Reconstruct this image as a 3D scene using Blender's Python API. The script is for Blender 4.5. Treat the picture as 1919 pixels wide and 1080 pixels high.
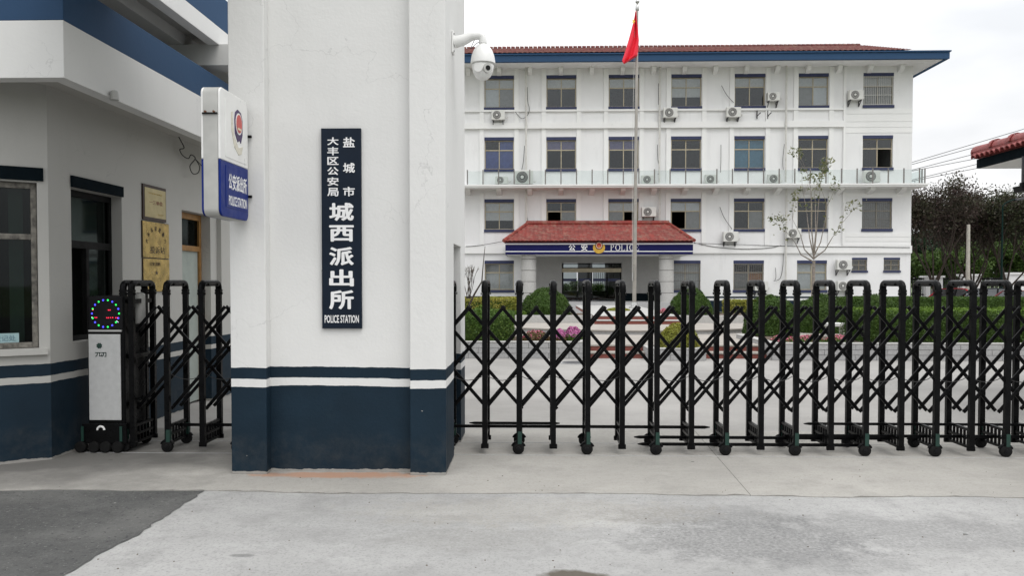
import bpy, bmesh, math, random
import numpy as np
from mathutils import Vector, Matrix
R = math.radians
random.seed(7); rng = np.random.default_rng(7)
for o in list(bpy.data.objects): bpy.data.objects.remove(o)
SC = bpy.context.scene; COL = SC.collection

# ---------------------------------------------------------------- camera
CAM_H, F, W, HT = 1.6, 1500.0, 1919.0, 1080.0
YAW, PITCH, SHIFT = math.atan(42/F), R(1.5), 28.0
cd = bpy.data.cameras.new('camera'); cam = bpy.data.objects.new('camera', cd); COL.objects.link(cam)
cd.sensor_width = 36; cd.lens = 36*F/W; cd.shift_y = SHIFT/W; cd.clip_start = .05; cd.clip_end = 2000
cam.location = (0, 0, CAM_H)
CROT = Matrix.Rotation(YAW, 3, 'Z') @ Matrix.Rotation(math.pi/2 - PITCH, 3, 'X')
cam.rotation_euler = CROT.to_euler(); SC.camera = cam
def ray(px, py): return CROT @ Vector(((px-W/2)/F, (HT/2+SHIFT-py)/F, -1))
def P(px, py, y):                       # photo pixel -> point on the vertical plane at distance y
    d = ray(px, py); t = y/d.y; return Vector((d.x*t, y, CAM_H+d.z*t))
def PX(px, x, py=540):                  # pixel column -> distance y on the plane X = x
    d = ray(px, py); return x/d.x*d.y
def PG(px, py, z=0.0):                  # pixel -> point on the horizontal plane z
    d = ray(px, py); t = (z-CAM_H)/d.z; return Vector((d.x*t, d.y*t, z))

# ---------------------------------------------------------------- overcast sky, soft sun, exposure
SUN_EL, SUN_AZ = R(58), R(150)          # azimuth measured from +Y towards +X
wd = bpy.data.worlds.new('World'); SC.world = wd; wd.use_nodes = True
nt = wd.node_tree; nt.nodes.clear()
def wn(t, **k):
    n = nt.nodes.new(t)
    for a, b in k.items(): setattr(n, a, b)
    return n
sky = wn('ShaderNodeTexSky', sky_type='NISHITA', sun_disc=False, sun_elevation=SUN_EL, sun_rotation=SUN_AZ, dust_density=6, air_density=1.2)
hs = wn('ShaderNodeHueSaturation'); hs.inputs['Saturation'].default_value = .25
tc = wn('ShaderNodeTexCoord'); mp = wn('ShaderNodeMapping'); mp.inputs['Scale'].default_value = (1, 1, 2.6)
nz = wn('ShaderNodeTexNoise'); nz.inputs['Scale'].default_value = 2.2; nz.inputs['Detail'].default_value = 5; nz.inputs['Roughness'].default_value = .5
rp = wn('ShaderNodeValToRGB'); rp.color_ramp.elements[0].position = .36; rp.color_ramp.elements[0].color = (7.3, 7.5, 7.8, 1)
rp.color_ramp.elements[1].position = .62; rp.color_ramp.elements[1].color = (10.4, 10.4, 10.4, 1)
mx = wn('ShaderNodeMix', data_type='RGBA'); mx.inputs['Factor'].default_value = .88
bg = wn('ShaderNodeBackground'); bg.inputs['Strength'].default_value = .1
ow = wn('ShaderNodeOutputWorld')
L = nt.links.new
L(sky.outputs[0], hs.inputs['Color']); L(tc.outputs['Generated'], mp.inputs[0]); L(mp.outputs[0], nz.inputs['Vector'])
L(nz.outputs[0], rp.inputs[0]); L(hs.outputs[0], mx.inputs[6]); L(rp.outputs[0], mx.inputs[7]); 
sx = wn('ShaderNodeSeparateXYZ'); mz = wn('ShaderNodeMath', operation='MAXIMUM'); mz.inputs[1].default_value = 0; ma = wn('ShaderNodeMath', operation='MULTIPLY_ADD'); ma.inputs[1].default_value = 1.3; ma.inputs[2].default_value = 1
vm = wn('ShaderNodeVectorMath', operation='SCALE'); L(tc.outputs['Generated'], sx.inputs[0]); L(sx.outputs[2], mz.inputs[0]); L(mz.outputs[0], ma.inputs[0])   # overcast sky: brighter towards the zenith
L(mx.outputs[2], vm.inputs[0]); L(ma.outputs[0], vm.inputs['Scale']); L(vm.outputs[0], bg.inputs[0]); L(bg.outputs[0], ow.inputs[0])
sd = bpy.data.lights.new('sun', 'SUN'); sd.energy = .8; sd.angle = R(35); sd.color = (1, .97, .93)
sun = bpy.data.objects.new('sun', sd); COL.objects.link(sun); sun.location = (30, -10, 40)
sv = Vector((math.sin(SUN_AZ)*math.cos(SUN_EL), math.cos(SUN_AZ)*math.cos(SUN_EL), math.sin(SUN_EL)))
sun.rotation_euler = (-sv).to_track_quat('-Z', 'Y').to_euler()
vs = SC.view_settings; vs.view_transform = 'Standard'; vs.look = 'None'; vs.gamma = 1; vs.exposure = 0.0; vs.use_curve_mapping = False
SC.cycles.use_denoising = True; SC.cycles.max_bounces = 6; SC.cycles.transparent_max_bounces = 12
SC.cycles.caustics_reflective = False; SC.cycles.caustics_refractive = False

# ---------------------------------------------------------------- materials
class NT:
    def __init__(s, name):
        s.m = bpy.data.materials.new(name); s.m.use_nodes = True; s.t = s.m.node_tree; s.n = s.t.nodes
        s.b = s.n['Principled BSDF']; s.out = s.n['Material Output']
    def new(s, t, **k):
        n = s.n.new(t)
        for a, b in k.items(): setattr(n, a, b)
        return n
    def link(s, a, b): s.t.links.new(a, b)
    def pos(s):
        g = s.new('ShaderNodeNewGeometry'); return g.outputs['Position']
    def noise(s, scale, detail=4, rough=.55, vec=None, stretch=None):
        v = vec or s.pos()
        if stretch:
            mpp = s.new('ShaderNodeMapping'); mpp.inputs['Scale'].default_value = stretch; s.link(v, mpp.inputs[0]); v = mpp.outputs[0]
        n = s.new('ShaderNodeTexNoise'); n.inputs['Scale'].default_value = scale; n.inputs['Detail'].default_value = detail; n.inputs['Roughness'].default_value = rough
        s.link(v, n.inputs['Vector']); return n.outputs[0]
    def ramp(s, f, p0, c0, p1, c1):
        r = s.new('ShaderNodeValToRGB'); e = r.color_ramp.elements
        def c4(c): return (c, c, c, 1) if isinstance(c, (int, float)) else (*c, 1)
        e[0].position = p0; e[0].color = c4(c0); e[1].position = p1; e[1].color = c4(c1); s.link(f, r.inputs[0]); return r.outputs[0]
    def mix(s, f, a, b, mode='MIX'):
        m = s.new('ShaderNodeMix', data_type='RGBA', blend_type=mode)
        for i, v in ((0, f), (6, a), (7, b)):
            if isinstance(v, (int, float)): m.inputs[i].default_value = v if i == 0 else (v, v, v, 1)
            elif isinstance(v, tuple): m.inputs[i].default_value = (*v, 1)
            else: s.link(v, m.inputs[i])
        return m.outputs[2]
    def math(s, op, a, b=0, c=0):
        m = s.new('ShaderNodeMath', operation=op)
        for i, v in enumerate((a, b, c)):
            if isinstance(v, (int, float)): m.inputs[i].default_value = v
            else: s.link(v, m.inputs[i])
        return m.outputs[0]
    def xyz(s, v=None):
        x = s.new('ShaderNodeSeparateXYZ'); s.link(v or s.pos(), x.inputs[0]); return x.outputs
    def bump(s, h, strength=.3, dist=.01):
        b = s.new('ShaderNodeBump'); b.inputs['Strength'].default_value = strength; b.inputs['Distance'].default_value = dist
        s.link(h, b.inputs['Height']); s.link(b.outputs[0], s.b.inputs['Normal'])
    def col(s, c):
        if isinstance(c, tuple): s.b.inputs['Base Color'].default_value = (*c, 1)
        else: s.link(c, s.b.inputs['Base Color'])
        return s
    def rough(s, v):
        if isinstance(v, (int, float)): s.b.inputs['Roughness'].default_value = v
        else: s.link(v, s.b.inputs['Roughness'])
        return s
M = {}
def simple(name, c, rough=.6, metal=0, var=.12, scale=6, bump=0, bscale=60, spec=None):
    k = NT(name)
    n = k.noise(scale, 5)
    k.col(k.mix(k.ramp(n, .3, 0, .75, 1), tuple(x*(1-var) for x in c), tuple(min(1, x*(1+var)) for x in c)))
    k.rough(k.ramp(k.noise(scale*2.3, 3), .3, max(0, rough-.08), .7, min(1, rough+.08))); k.b.inputs['Metallic'].default_value = metal
    if spec is not None: k.b.inputs['Specular IOR Level'].default_value = spec
    if bump: k.bump(k.noise(bscale, 4), bump, .004)
    M[name] = k.m; return k.m
def plaster_nodes(k, c, dirt=(.42, .4, .36), amt=.5):
    n1 = k.noise(.9, 5); n2 = k.noise(3.2, 6, .6, stretch=(1, 1, .16)); n3 = k.noise(28, 3)
    base = k.mix(k.ramp(n1, .3, 0, .8, 1), tuple(x*.93 for x in c), c)
    base = k.mix(k.math('MULTIPLY', k.ramp(n2, .55, 0, .85, 1), amt), base, tuple(a*b for a, b in zip(c, dirt)) if False else tuple(x*.72 for x in c))
    base = k.mix(k.math('MULTIPLY', k.ramp(n3, .62, 0, .8, 1), .10), base, dirt)
    vo = k.new('ShaderNodeTexVoronoi', feature='DISTANCE_TO_EDGE'); vo.inputs['Scale'].default_value = .75; va = k.new('ShaderNodeVectorMath', operation='ADD'); cz = k.new('ShaderNodeTexNoise'); cz.inputs['Scale'].default_value = 2.2; cz.inputs['Detail'].default_value = 6
    k.link(k.pos(), cz.inputs['Vector']); k.link(k.pos(), va.inputs[0]); k.link(cz.outputs['Color'], va.inputs[1]); k.link(va.outputs[0], vo.inputs['Vector'])
    cr = k.math('MULTIPLY', k.ramp(vo.outputs['Distance'], .0005, 1, .0035, 0), k.ramp(k.noise(.8, 2), .5, 0, .62, .4)); return k.mix(cr, base, tuple(x_*.55 for x_ in c))
def plaster(name, c, amt=.3, bump=.12, dirt=(.42, .4, .36)):
    k = NT(name); k.col(plaster_nodes(k, c, dirt, amt)); k.rough(.82); k.bump(k.math('ADD', k.noise(45, 5), k.math('MULTIPLY', k.noise(5, 4), 3.0)), bump, .006); M[name] = k.m; return k.m
def banded(name, za, zb, zc, white=(.73, .73, .715), navy=(.008, .0205, .034), amt=.25):
    k = NT(name); z = k.xyz()[2]
    wob = k.math('MULTIPLY', k.math('SUBTRACT', k.noise(9, 3), .5), .014)
    wob2 = k.math('MULTIPLY', k.math('SUBTRACT', k.noise(1.3, 1), .5), .03)
    zz = k.math('ADD', z, k.math('ADD', wob, wob2))
    m = k.math('SUBTRACT', k.math('LESS_THAN', zz, zc), k.math('MULTIPLY', k.math('GREATER_THAN', zz, za), k.math('LESS_THAN', zz, zb)))
    wh = plaster_nodes(k, white, amt=amt)
    nv = k.mix(k.ramp(k.noise(2.2, 6), .3, 0, .75, 1), tuple(x*.82 for x in navy), tuple(x*1.2 for x in navy))
    nv = k.mix(k.math('MULTIPLY', k.ramp(k.noise(5.5, 7, .7), .62, 0, .82, 1), .3), nv, (.03, .045, .052))     # scuffs
    chip = k.ramp(k.noise(34, 2), .80, 0, .81, 1)
    nv = k.mix(chip, nv, (.45, .44, .42))
    edge = k.math('LESS_THAN', zz, k.math('ADD', .012, k.math('MULTIPLY', k.noise(14, 3), .03)))               # bare plaster at the foot
    nv = k.mix(edge, nv, (.32, .31, .29))
    spl = k.math('MULTIPLY', k.ramp(k.math('ADD', z, k.math('MULTIPLY', k.noise(4, 7, .7), -.5)), -.25, 1, .12, 0), k.ramp(k.noise(9, 6, .7), .4, .0, .7, .2))
    nv = k.mix(spl, nv, (.085, .085, .08))                                                                     # mud splashed up the foot
    k.col(k.mix(m, wh, nv)); k.rough(k.mix(m, .85, .62)); k.b.inputs['Specular IOR Level'].default_value = .18; k.bump(k.math('ADD', k.noise(40, 5), k.math('MULTIPLY', k.noise(5, 4), 3.5)), .2, .006); M[name] = k.m; return k.m
plaster('white_wall', (.76, .76, .745)); plaster('white_wall_far', (.80, .80, .80), .35, .05)
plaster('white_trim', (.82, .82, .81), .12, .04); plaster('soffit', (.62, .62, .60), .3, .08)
plaster('grey_concrete', (.46, .45, .42), .5, .2)
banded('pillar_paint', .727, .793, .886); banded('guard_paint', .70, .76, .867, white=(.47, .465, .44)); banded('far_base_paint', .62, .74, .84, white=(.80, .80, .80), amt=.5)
plaster('blue_fascia', (.017, .060, .138), .25, .15, (.05, .08, .12)); simple('navy_trim', (.022, .03, .085), .55, var=.2); simple('navy_dark', (.004, .008, .011), .8, var=.25, spec=.05)
simple('canopy_blue', (.0085, .0095, .075), .55, var=.1, spec=.15); simple('sign_navy', (.0045, .011, .023), .5, var=.15, spec=.2); simple('box_blue', (.006, .021, .165), .4, var=.08, spec=.15)
simple('white_letter', (.80, .80, .80), .5, var=.04); simple('white_plastic', (.78, .78, .765), .35, var=.05); simple('grey_plastic', (.46, .46, .44), .45, var=.16, scale=4)
simple('black_gate', (.0036, .0037, .0041), .32, var=.5, scale=12, bump=.08, spec=.11); simple('black_rubber', (.008, .008, .008), .75, var=.3, scale=20, spec=.15); simple('green_sleeve', (.004, .034, .024), .5, var=.2)
simple('black_metal', (.007, .007, .008), .45, var=.3, spec=.15); simple('steel', (.55, .55, .54), .35, .9, var=.1); simple('steel_dark', (.20, .19, .18), .4, .5, var=.1); simple('alu_beige', (.40, .35, .25), .45, .2, var=.12)
simple('panel_steel', (.52, .525, .52), .45, .25, var=.08, scale=18); simple('brass', (.60, .44, .16), .32, .85, var=.35, scale=9); simple('brass_pale', (.50, .43, .24), .4, .6, var=.12, scale=9)
simple('dark_wood', (.035, .018, .012), .4, var=.2); simple('wood_frame', (.30, .155, .045), .45, var=.25, scale=14); simple('engraved', (.05, .03, .015), .6, var=.2); simple('engraved_red', (.22, .05, .03), .6, var=.2)
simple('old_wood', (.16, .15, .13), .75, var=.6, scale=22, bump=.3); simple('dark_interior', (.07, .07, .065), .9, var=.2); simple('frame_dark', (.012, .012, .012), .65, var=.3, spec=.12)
simple('ac_white', (.64, .64, .61), .5, var=.07); simple('ac_grille', (.09, .09, .09), .6, var=.2); simple('bracket', (.05, .05, .055), .6, var=.3)
simple('pipe_grey', (.58, .57, .54), .5, var=.12); simple('red_step', (.20, .052, .038), .6, var=.25, scale=10); simple('granite', (.37, .37, .37), .7, var=.18, scale=30); simple('granite_light', (.43, .425, .41), .7, var=.15, scale=25)
simple('pave_beige', (.33, .305, .275), .8, var=.14, scale=2.5); simple('soil', (.09, .065, .045), .95, var=.4, scale=12, bump=.5); simple('trunk_grey', (.25, .22, .19), .9, var=.35, scale=14, bump=.4); simple('trunk_dark', (.05, .038, .03), .9, var=.35, scale=14)
simple('gold', (.62, .38, .06), .35, .5, var=.2); simple('badge_red', (.45, .03, .02), .45, var=.15); simple('badge_maroon', (.10, .012, .02), .45, var=.15); simple('badge_cream', (.70, .60, .42), .45, var=.1); simple('badge_purple', (.05, .025, .10), .5, var=.2); simple('badge_pink', (.55, .10, .09), .5, var=.25)
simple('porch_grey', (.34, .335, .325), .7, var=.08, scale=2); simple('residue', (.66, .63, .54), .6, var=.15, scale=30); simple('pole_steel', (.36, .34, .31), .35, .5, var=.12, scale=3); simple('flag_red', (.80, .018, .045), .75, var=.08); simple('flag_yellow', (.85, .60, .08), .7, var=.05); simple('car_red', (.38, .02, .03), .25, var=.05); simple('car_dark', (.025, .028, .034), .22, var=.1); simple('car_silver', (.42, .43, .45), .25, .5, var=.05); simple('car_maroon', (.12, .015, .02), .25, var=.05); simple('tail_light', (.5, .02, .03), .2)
simple('curtain_light', (.62, .61, .58), .9, var=.1, scale=8); simple('curtain_white', (.68, .68, .67), .9, var=.06); simple('curtain_mid', (.30, .29, .27), .9, var=.1); simple('curtain_blue', (.055, .085, .28), .8, var=.2); simple('curtain_purple', (.16, .14, .25), .8, var=.15); simple('curtain_teal', (.06, .19, .28), .8, var=.15); simple('orange_board', (.40, .17, .06), .8, var=.15); simple('green_view', (.14, .22, .09), .8, var=.4, scale=9); simple('curtain_green', (.34, .38, .35), .9, var=.1); simple('notice_cyan', (.30, .44, .46), .6, var=.12, scale=25); simple('notice_ink', (.10, .19, .24), .6); simple('concrete_pole', (.42, .40, .35), .85, var=.15); simple('lamp_green', (.004, .018, .015), .6, spec=.1); simple('stone_white', (.66, .66, .64), .7, var=.1); simple('cable', (.02, .02, .02), .6); simple('floor_grey', (.25, .25, .24), .6); simple('rust', (.16, .07, .035), .8, var=.4, scale=30)
def tile_mat(name, c, px_, py_):
    k = NT(name); n = k.noise(1.4, 4); n2 = k.noise(3.5, 6, .7); x, y, z = k.xyz()
    cb = k.new('ShaderNodeCombineXYZ'); k.link(k.math('FLOOR', k.math('DIVIDE', x, px_)), cb.inputs[0]); k.link(k.math('FLOOR', k.math('DIVIDE', y, py_)), cb.inputs[1]); w = k.new('ShaderNodeTexWhiteNoise'); k.link(cb.outputs[0], w.inputs['Vector'])
    a = k.mix(k.ramp(n, .3, 0, .75, 1), tuple(x_*.72 for x_ in c), c); a = k.mix(w.outputs['Value'], k.mix(.42, a, (.06, .02, .018)), a)
    k.col(k.mix(k.math('MULTIPLY', k.ramp(n2, .48, 0, .62, 1), .5), a, (.27, .18, .13))); k.rough(.65); M[name] = k.m
tile_mat('roof_tile_far', (.21, .05, .047), .26, .34); tile_mat('roof_tile', (.30, .038, .027), .205, .315); simple('roof_tile_near', (.24, .045, .042), .55, var=.35, scale=9)
def glass(name, tint, refl=.12, rough=.03, fr=.35):
    k = NT(name); k.n.remove(k.b); tr = k.new('ShaderNodeBsdfTransparent'); tr.inputs[0].default_value = (*tint, 1)
    gl = k.new('ShaderNodeBsdfGlossy'); gl.inputs['Roughness'].default_value = rough; gl.inputs[0].default_value = (.9, .93, .95, 1)
    lw = k.new('ShaderNodeLayerWeight'); lw.inputs[0].default_value = .35
    f = k.math('MINIMUM', k.math('ADD', refl, k.math('MULTIPLY', lw.outputs['Fresnel'], fr)), 1)
    ms = k.new('ShaderNodeMixShader'); k.link(f, ms.inputs[0]); k.link(tr.outputs[0], ms.inputs[1]); k.link(gl.outputs[0], ms.inputs[2]); k.link(ms.outputs[0], k.out.inputs[0]); M[name] = k.m
glass('window_glass', (.86, .88, .89), .03, .03, .3); glass('rail_glass', (.91, .935, .93), .01, .05, .05); glass('door_glass', (.55, .58, .58), .03, .03, .2); glass('booth_glass', (.38, .44, .42), .015, .03, .13); glass('dome_glass', (.9, .9, .9), .06)
def led(name, c, s):
    k = NT(name); k.b.inputs['Base Color'].default_value = (*c, 1); k.b.inputs['Emission Color'].default_value = (*c, 1); k.b.inputs['Emission Strength'].default_value = s; M[name] = k.m
led('led_green', (.02, .9, .12), 1.6); led('led_blue', (.06, .06, 1.0), 2.2); led('led_red', (.9, .02, .06), 1.3); led('led_white', (.7, .8, 1), 1.5)
def leaf(name, c1, c2, c3=None, trans=.25, pale=None):
    k = NT(name); g = k.new('ShaderNodeNewGeometry'); r = g.outputs['Random Per Island']
    c = k.mix(r, c1, c2)
    if c3: c = k.mix(k.ramp(k.noise(1.6, 3), .42, 0, .62, 1), c, c3)
    k.col(c); k.rough(.55); k.b.inputs['Specular IOR Level'].default_value = .3
    tl = k.new('ShaderNodeBsdfTranslucent'); k.link(c, tl.inputs[0]); ms = k.new('ShaderNodeMixShader'); ms.inputs[0].default_value = trans
    k.link(k.b.outputs[0], ms.inputs[1]); k.link(tl.outputs[0], ms.inputs[2]); k.link(ms.outputs[0], k.out.inputs[0]); M[name] = k.m
leaf('leaf_dark', (.032, .070, .011), (.085, .145, .024), (.055, .11, .016)); leaf('leaf_light', (.085, .16, .018), (.17, .27, .04), (.11, .19, .022)); leaf('leaf_yellow', (.20, .20, .03), (.40, .36, .07), (.24, .26, .04))
leaf('leaf_plum', (.040, .027, .026), (.105, .070, .062), (.062, .064, .036)); leaf('leaf_mix', (.028, .044, .020), (.078, .090, .038), (.052, .038, .032)); leaf('leaf_tree', (.034, .070, .015), (.095, .150, .030), (.055, .105, .018)); leaf('leaf_green', (.045, .10, .018), (.13, .20, .035), (.07, .14, .02)); leaf('leaf_conifer', (.012, .030, .014), (.03, .058, .026)); leaf('leaf_magnolia', (.07, .10, .035), (.24, .24, .12)); leaf('petal', (.42, .10, .28), (.62, .24, .46)); leaf('petal_pink', (.55, .10, .20), (.65, .25, .30)); leaf('leaf_brown', (.12, .075, .04), (.20, .15, .06)); leaf('leaf_grass', (.05, .085, .02), (.10, .14, .04))

# ground materials with stains; the apron also carries painted shade
def blot(k, cx, cy, sx, sy, ns=3, amp=.8, lo=.75, hi=1.15):
    x, y, _ = k.xyz(); a = k.math('DIVIDE', k.math('SUBTRACT', x, cx), sx); b = k.math('DIVIDE', k.math('SUBTRACT', y, cy), sy)
    d = k.math('SQRT', k.math('ADD', k.math('MULTIPLY', a, a), k.math('MULTIPLY', b, b)))
    d = k.math('ADD', d, k.math('MULTIPLY', k.math('SUBTRACT', k.noise(ns, 5), .5), amp))
    return k.ramp(d, lo, 1, hi, 0) if hi <= 1 else k.ramp(k.math('MULTIPLY', d, .5), lo/2, 1, hi/2, 0)
def concrete(name, c, wear=.35, grains=.5):
    k = NT(name)
    a = k.mix(k.ramp(k.noise(.55, 6), .3, 0, .72, 1), tuple(x*.80 for x in c), tuple(x*1.12 for x in c))
    a = k.mix(k.math('MULTIPLY', k.ramp(k.noise(2.3, 9, .72), .50, 0, .68, 1), wear), a, tuple(x*.55 for x in c))
    a = k.mix(k.math('MULTIPLY', k.ramp(k.noise(4.1, 8, .66, stretch=(.3, 1, 1)), .52, 0, .72, 1), wear*.8), a, tuple(min(1, x*1.3) for x in c))
    a = k.mix(k.math('MULTIPLY', k.ramp(k.noise(16, 6, .7), .50, 0, .72, 1), grains*.55), a, tuple(x*.60 for x in c))
    a = k.mix(k.math('MULTIPLY', k.ramp(k.noise(55, 3, .7), .52, 0, .70, 1), grains*.7), a, tuple(x*.5 for x in c))
    a = k.mix(k.ramp(k.noise(7.5, 1), .80, 0, .815, 1), a, tuple(x*.3 for x in c))
    k.rough(.9); k.b.inputs['Specular IOR Level'].default_value = .25; k.bump(k.noise(60, 8, .7), .45, .008); M[name] = k.m; return k, a
k, a = concrete('yard_concrete', (.335, .325, .31), .2, .2); k.col(a)
k, a = concrete('apron_concrete', (.365, .352, .325), .35, .5)
s = PG(620, 893); a = k.mix(k.math('MULTIPLY', blot(k, s.x+.05, s.y+.02, .75, .10, 7, 1.6), .6), a, (.43, .20, .10))
a = k.mix(k.math('MULTIPLY', blot(k, -4.6, 7.4, 2.1, 1.5, 2.2, 1.2, .55, 1.25), .82), a, (.115, .112, .105))     # trodden grime by the booth, plus shade there painted into the colour
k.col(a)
k, a = concrete('road_concrete', (.36, .358, .35), .5, .9)
for (px, py, sx, sy, am, c) in ((1075, 1080, .17, .085, .9, (.085, .070, .052)), (1400, 1015, .75, .42, .75, (.15, .15, .15)), (1330, 970, .7, .25, .65, (.16, .16, .16)), (1720, 1000, 1.0, .35, .6, (.17, .17, .17)), (1560, 1050, .5, .2, .5, (.18, .18, .18)), (880, 1010, .6, .25, .4, (.2, .195, .18)), (650, 985, .55, .3, .35, (.22, .22, .215)), (455, 1042, .07, .03, .6, (.12, .12, .12)), (1000, 960, 1.2, .35, .22, (.36, .32, .24))):
    s = PG(px, py); f_ = k.math('MULTIPLY', blot(k, s.x, s.y, sx, sy, 6, 1.7), am)
    if sx > .4: f_ = k.math('MULTIPLY', f_, k.ramp(k.noise(38, 6, .75), .40, .15, .60, 1.0))
    a = k.mix(f_, a, c)
k.col(a)
k, a = concrete('asphalt', (.096, .097, .095), .5, .9)
a = k.mix(k.math('MULTIPLY', k.ramp(k.noise(1.6, 9, .68), .42, 0, .64, 1), .75), a, (.15, .149, .143)); a = k.mix(k.ramp(k.noise(42, 4, .7), .60, 0, .68, 1), a, (.20, .20, .19)); a = k.mix(k.ramp(k.noise(30, 4, .7), .58, 0, .68, 1), a, (.045, .046, .048))
a = k.mix(k.ramp(k.noise(13, 2), .74, 0, .76, 1), a, (.34, .33, .31)); k.bump(k.noise(48, 6, .75), .9, .012); k.col(a)
simple('joint_dark', (.045, .042, .038), .95, var=.3, scale=20)

# ---------------------------------------------------------------- geometry helpers
ORG = {}
class MB:
    def __init__(s): s.v = []; s.f = []; s.mi = []; s.cur = 0
    def add(s, vs, fs):
        n = len(s.v); s.v += [tuple(p) for p in vs]
        for f in fs: s.f.append(tuple(i+n for i in f)); s.mi.append(s.cur)
        return s
    def box(s, x0, x1, y0, y1, z0, z1):
        x0, x1 = min(x0, x1), max(x0, x1); y0, y1 = min(y0, y1), max(y0, y1); z0, z1 = min(z0, z1), max(z0, z1)
        return s.add([(x0,y0,z0),(x1,y0,z0),(x1,y1,z0),(x0,y1,z0),(x0,y0,z1),(x1,y0,z1),(x1,y1,z1),(x0,y1,z1)],
                     [(0,3,2,1),(4,5,6,7),(0,1,5,4),(1,2,6,5),(2,3,7,6),(3,0,4,7)])
    def obox(s, c, ax, ay, az):           # oriented box: centre and three half-axes
        c, ax, ay, az = map(Vector, (c, ax, ay, az)); vs = [c+i*ax+j*ay+k*az for k in (-1,1) for (i,j) in ((-1,-1),(1,-1),(1,1),(-1,1))]
        return s.add(vs, [(0,3,2,1),(4,5,6,7),(0,1,5,4),(1,2,6,5),(2,3,7,6),(3,0,4,7)])
    def prism(s, poly, vec):              # polygon (3d points) extruded along vec
        n = len(poly); vec = Vector(vec); a = [Vector(p) for p in poly]; b = [p+vec for p in a]
        return s.add(a+b, [tuple(range(n))[::-1], tuple(range(n, 2*n))]+[(i, (i+1) % n, n+(i+1) % n, n+i) for i in range(n)])
    def cyl(s, p0, p1, r0, r1=None, n=12):
        return s.tube([p0, p1], [r0, r0 if r1 is None else r1], n)
    def tube(s, pts, r, n=8, cap=True):
        pts = [Vector(p) for p in pts]; rs = r if isinstance(r, (list, tuple)) else [r]*len(pts)
        rings = []; prev = None
        for i, p in enumerate(pts):
            d = (pts[min(i+1, len(pts)-1)]-pts[max(i-1, 0)]).normalized()
            if prev is None:
                u = d.cross(Vector((0, 0, 1)));  u = u if u.length > 1e-3 else d.cross(Vector((0, 1, 0)))
            else: u = prev-d*prev.dot(d)
            u.normalize(); prev = u; w = d.cross(u)
            rings.append([p+(u*math.cos(2*math.pi*j/n)+w*math.sin(2*math.pi*j/n))*rs[i] for j in range(n)])
        vs = [q for ring in rings for q in ring]; fs = []
        for i in range(len(pts)-1):
            for j in range(n): fs.append((i*n+j, i*n+(j+1) % n, (i+1)*n+(j+1) % n, (i+1)*n+j))
        if cap: fs += [tuple(range(n))[::-1], tuple((len(pts)-1)*n+j for j in range(n))]
        return s.add(vs, fs)
    def lathe(s, prof, c, n=24, axis='Z'):
        vs = []; c = Vector(c)
        for (r, h) in prof:
            for j in range(n):
                a = 2*math.pi*j/n
                vs.append(c+(Vector((r*math.cos(a), r*math.sin(a), h)) if axis == 'Z' else Vector((r*math.cos(a), h, r*math.sin(a))) if axis == 'Y' else Vector((h, r*math.cos(a), r*math.sin(a)))))
        fs = [(i*n+j, i*n+(j+1) % n, (i+1)*n+(j+1) % n, (i+1)*n+j) for i in range(len(prof)-1) for j in range(n)]
        fs += [tuple(range(n))[::-1], tuple((len(prof)-1)*n+j for j in range(n))]
        return s.add(vs, fs)
    def build(s, name, mat, parent=None, smooth=False, bevel=0, org=None, fixn=True):
        o0 = ORG.get(parent.name, Vector()) if parent else Vector(org or (0, 0, 0))
        me = bpy.data.meshes.new(name); me.from_pydata([tuple(Vector(p)-o0) for p in s.v], [], s.f)
        for m_ in (mat if isinstance(mat, (list, tuple)) else [mat]): me.materials.append(M[m_])
        if any(s.mi): me.polygons.foreach_set('material_index', s.mi)
        if fixn:
            bm = bmesh.new(); bm.from_mesh(me); bmesh.ops.recalc_face_normals(bm, faces=bm.faces); bm.to_mesh(me); bm.free()
        if smooth:
            me.polygons.foreach_set('use_smooth', [True]*len(me.polygons)); me.set_sharp_from_angle(angle=R(smooth if smooth is not True else 40))
        o = bpy.data.objects.new(name, me); COL.objects.link(o); o.parent = parent
        if not parent: o.location = o0
        ORG[o.name] = o0.copy()
        if bevel:
            b = o.modifiers.new('bevel', 'BEVEL'); b.width = bevel; b.segments = 2; b.limit_method = 'ANGLE'; b.angle_limit = R(40)
        return o
def tag(o, label=None, cat=None, group=None, kind=None):
    if label: o['label'] = label
    if cat: o['category'] = cat
    if group: o['group'] = group
    if kind: o['kind'] = kind
    return o
def thing(name, loc, label, cat, group=None):
    o = bpy.data.objects.new(name, None); COL.objects.link(o); o.location = loc; o.empty_display_size = .2; ORG[o.name] = Vector(loc); return tag(o, label, cat, group)
def inst(src, parent, world, name=None, rot=None, mat=None, scale=None):       # copy of a mesh object sharing its data
    o = src.copy(); COL.objects.link(o); o.parent = parent; o.location = Vector(world)-(ORG[parent.name] if parent else Vector())
    if name: o.name = name
    if rot is not None: o.rotation_euler = rot
    if scale: o.scale = scale
    ORG[o.name] = Vector(world); return o
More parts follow.
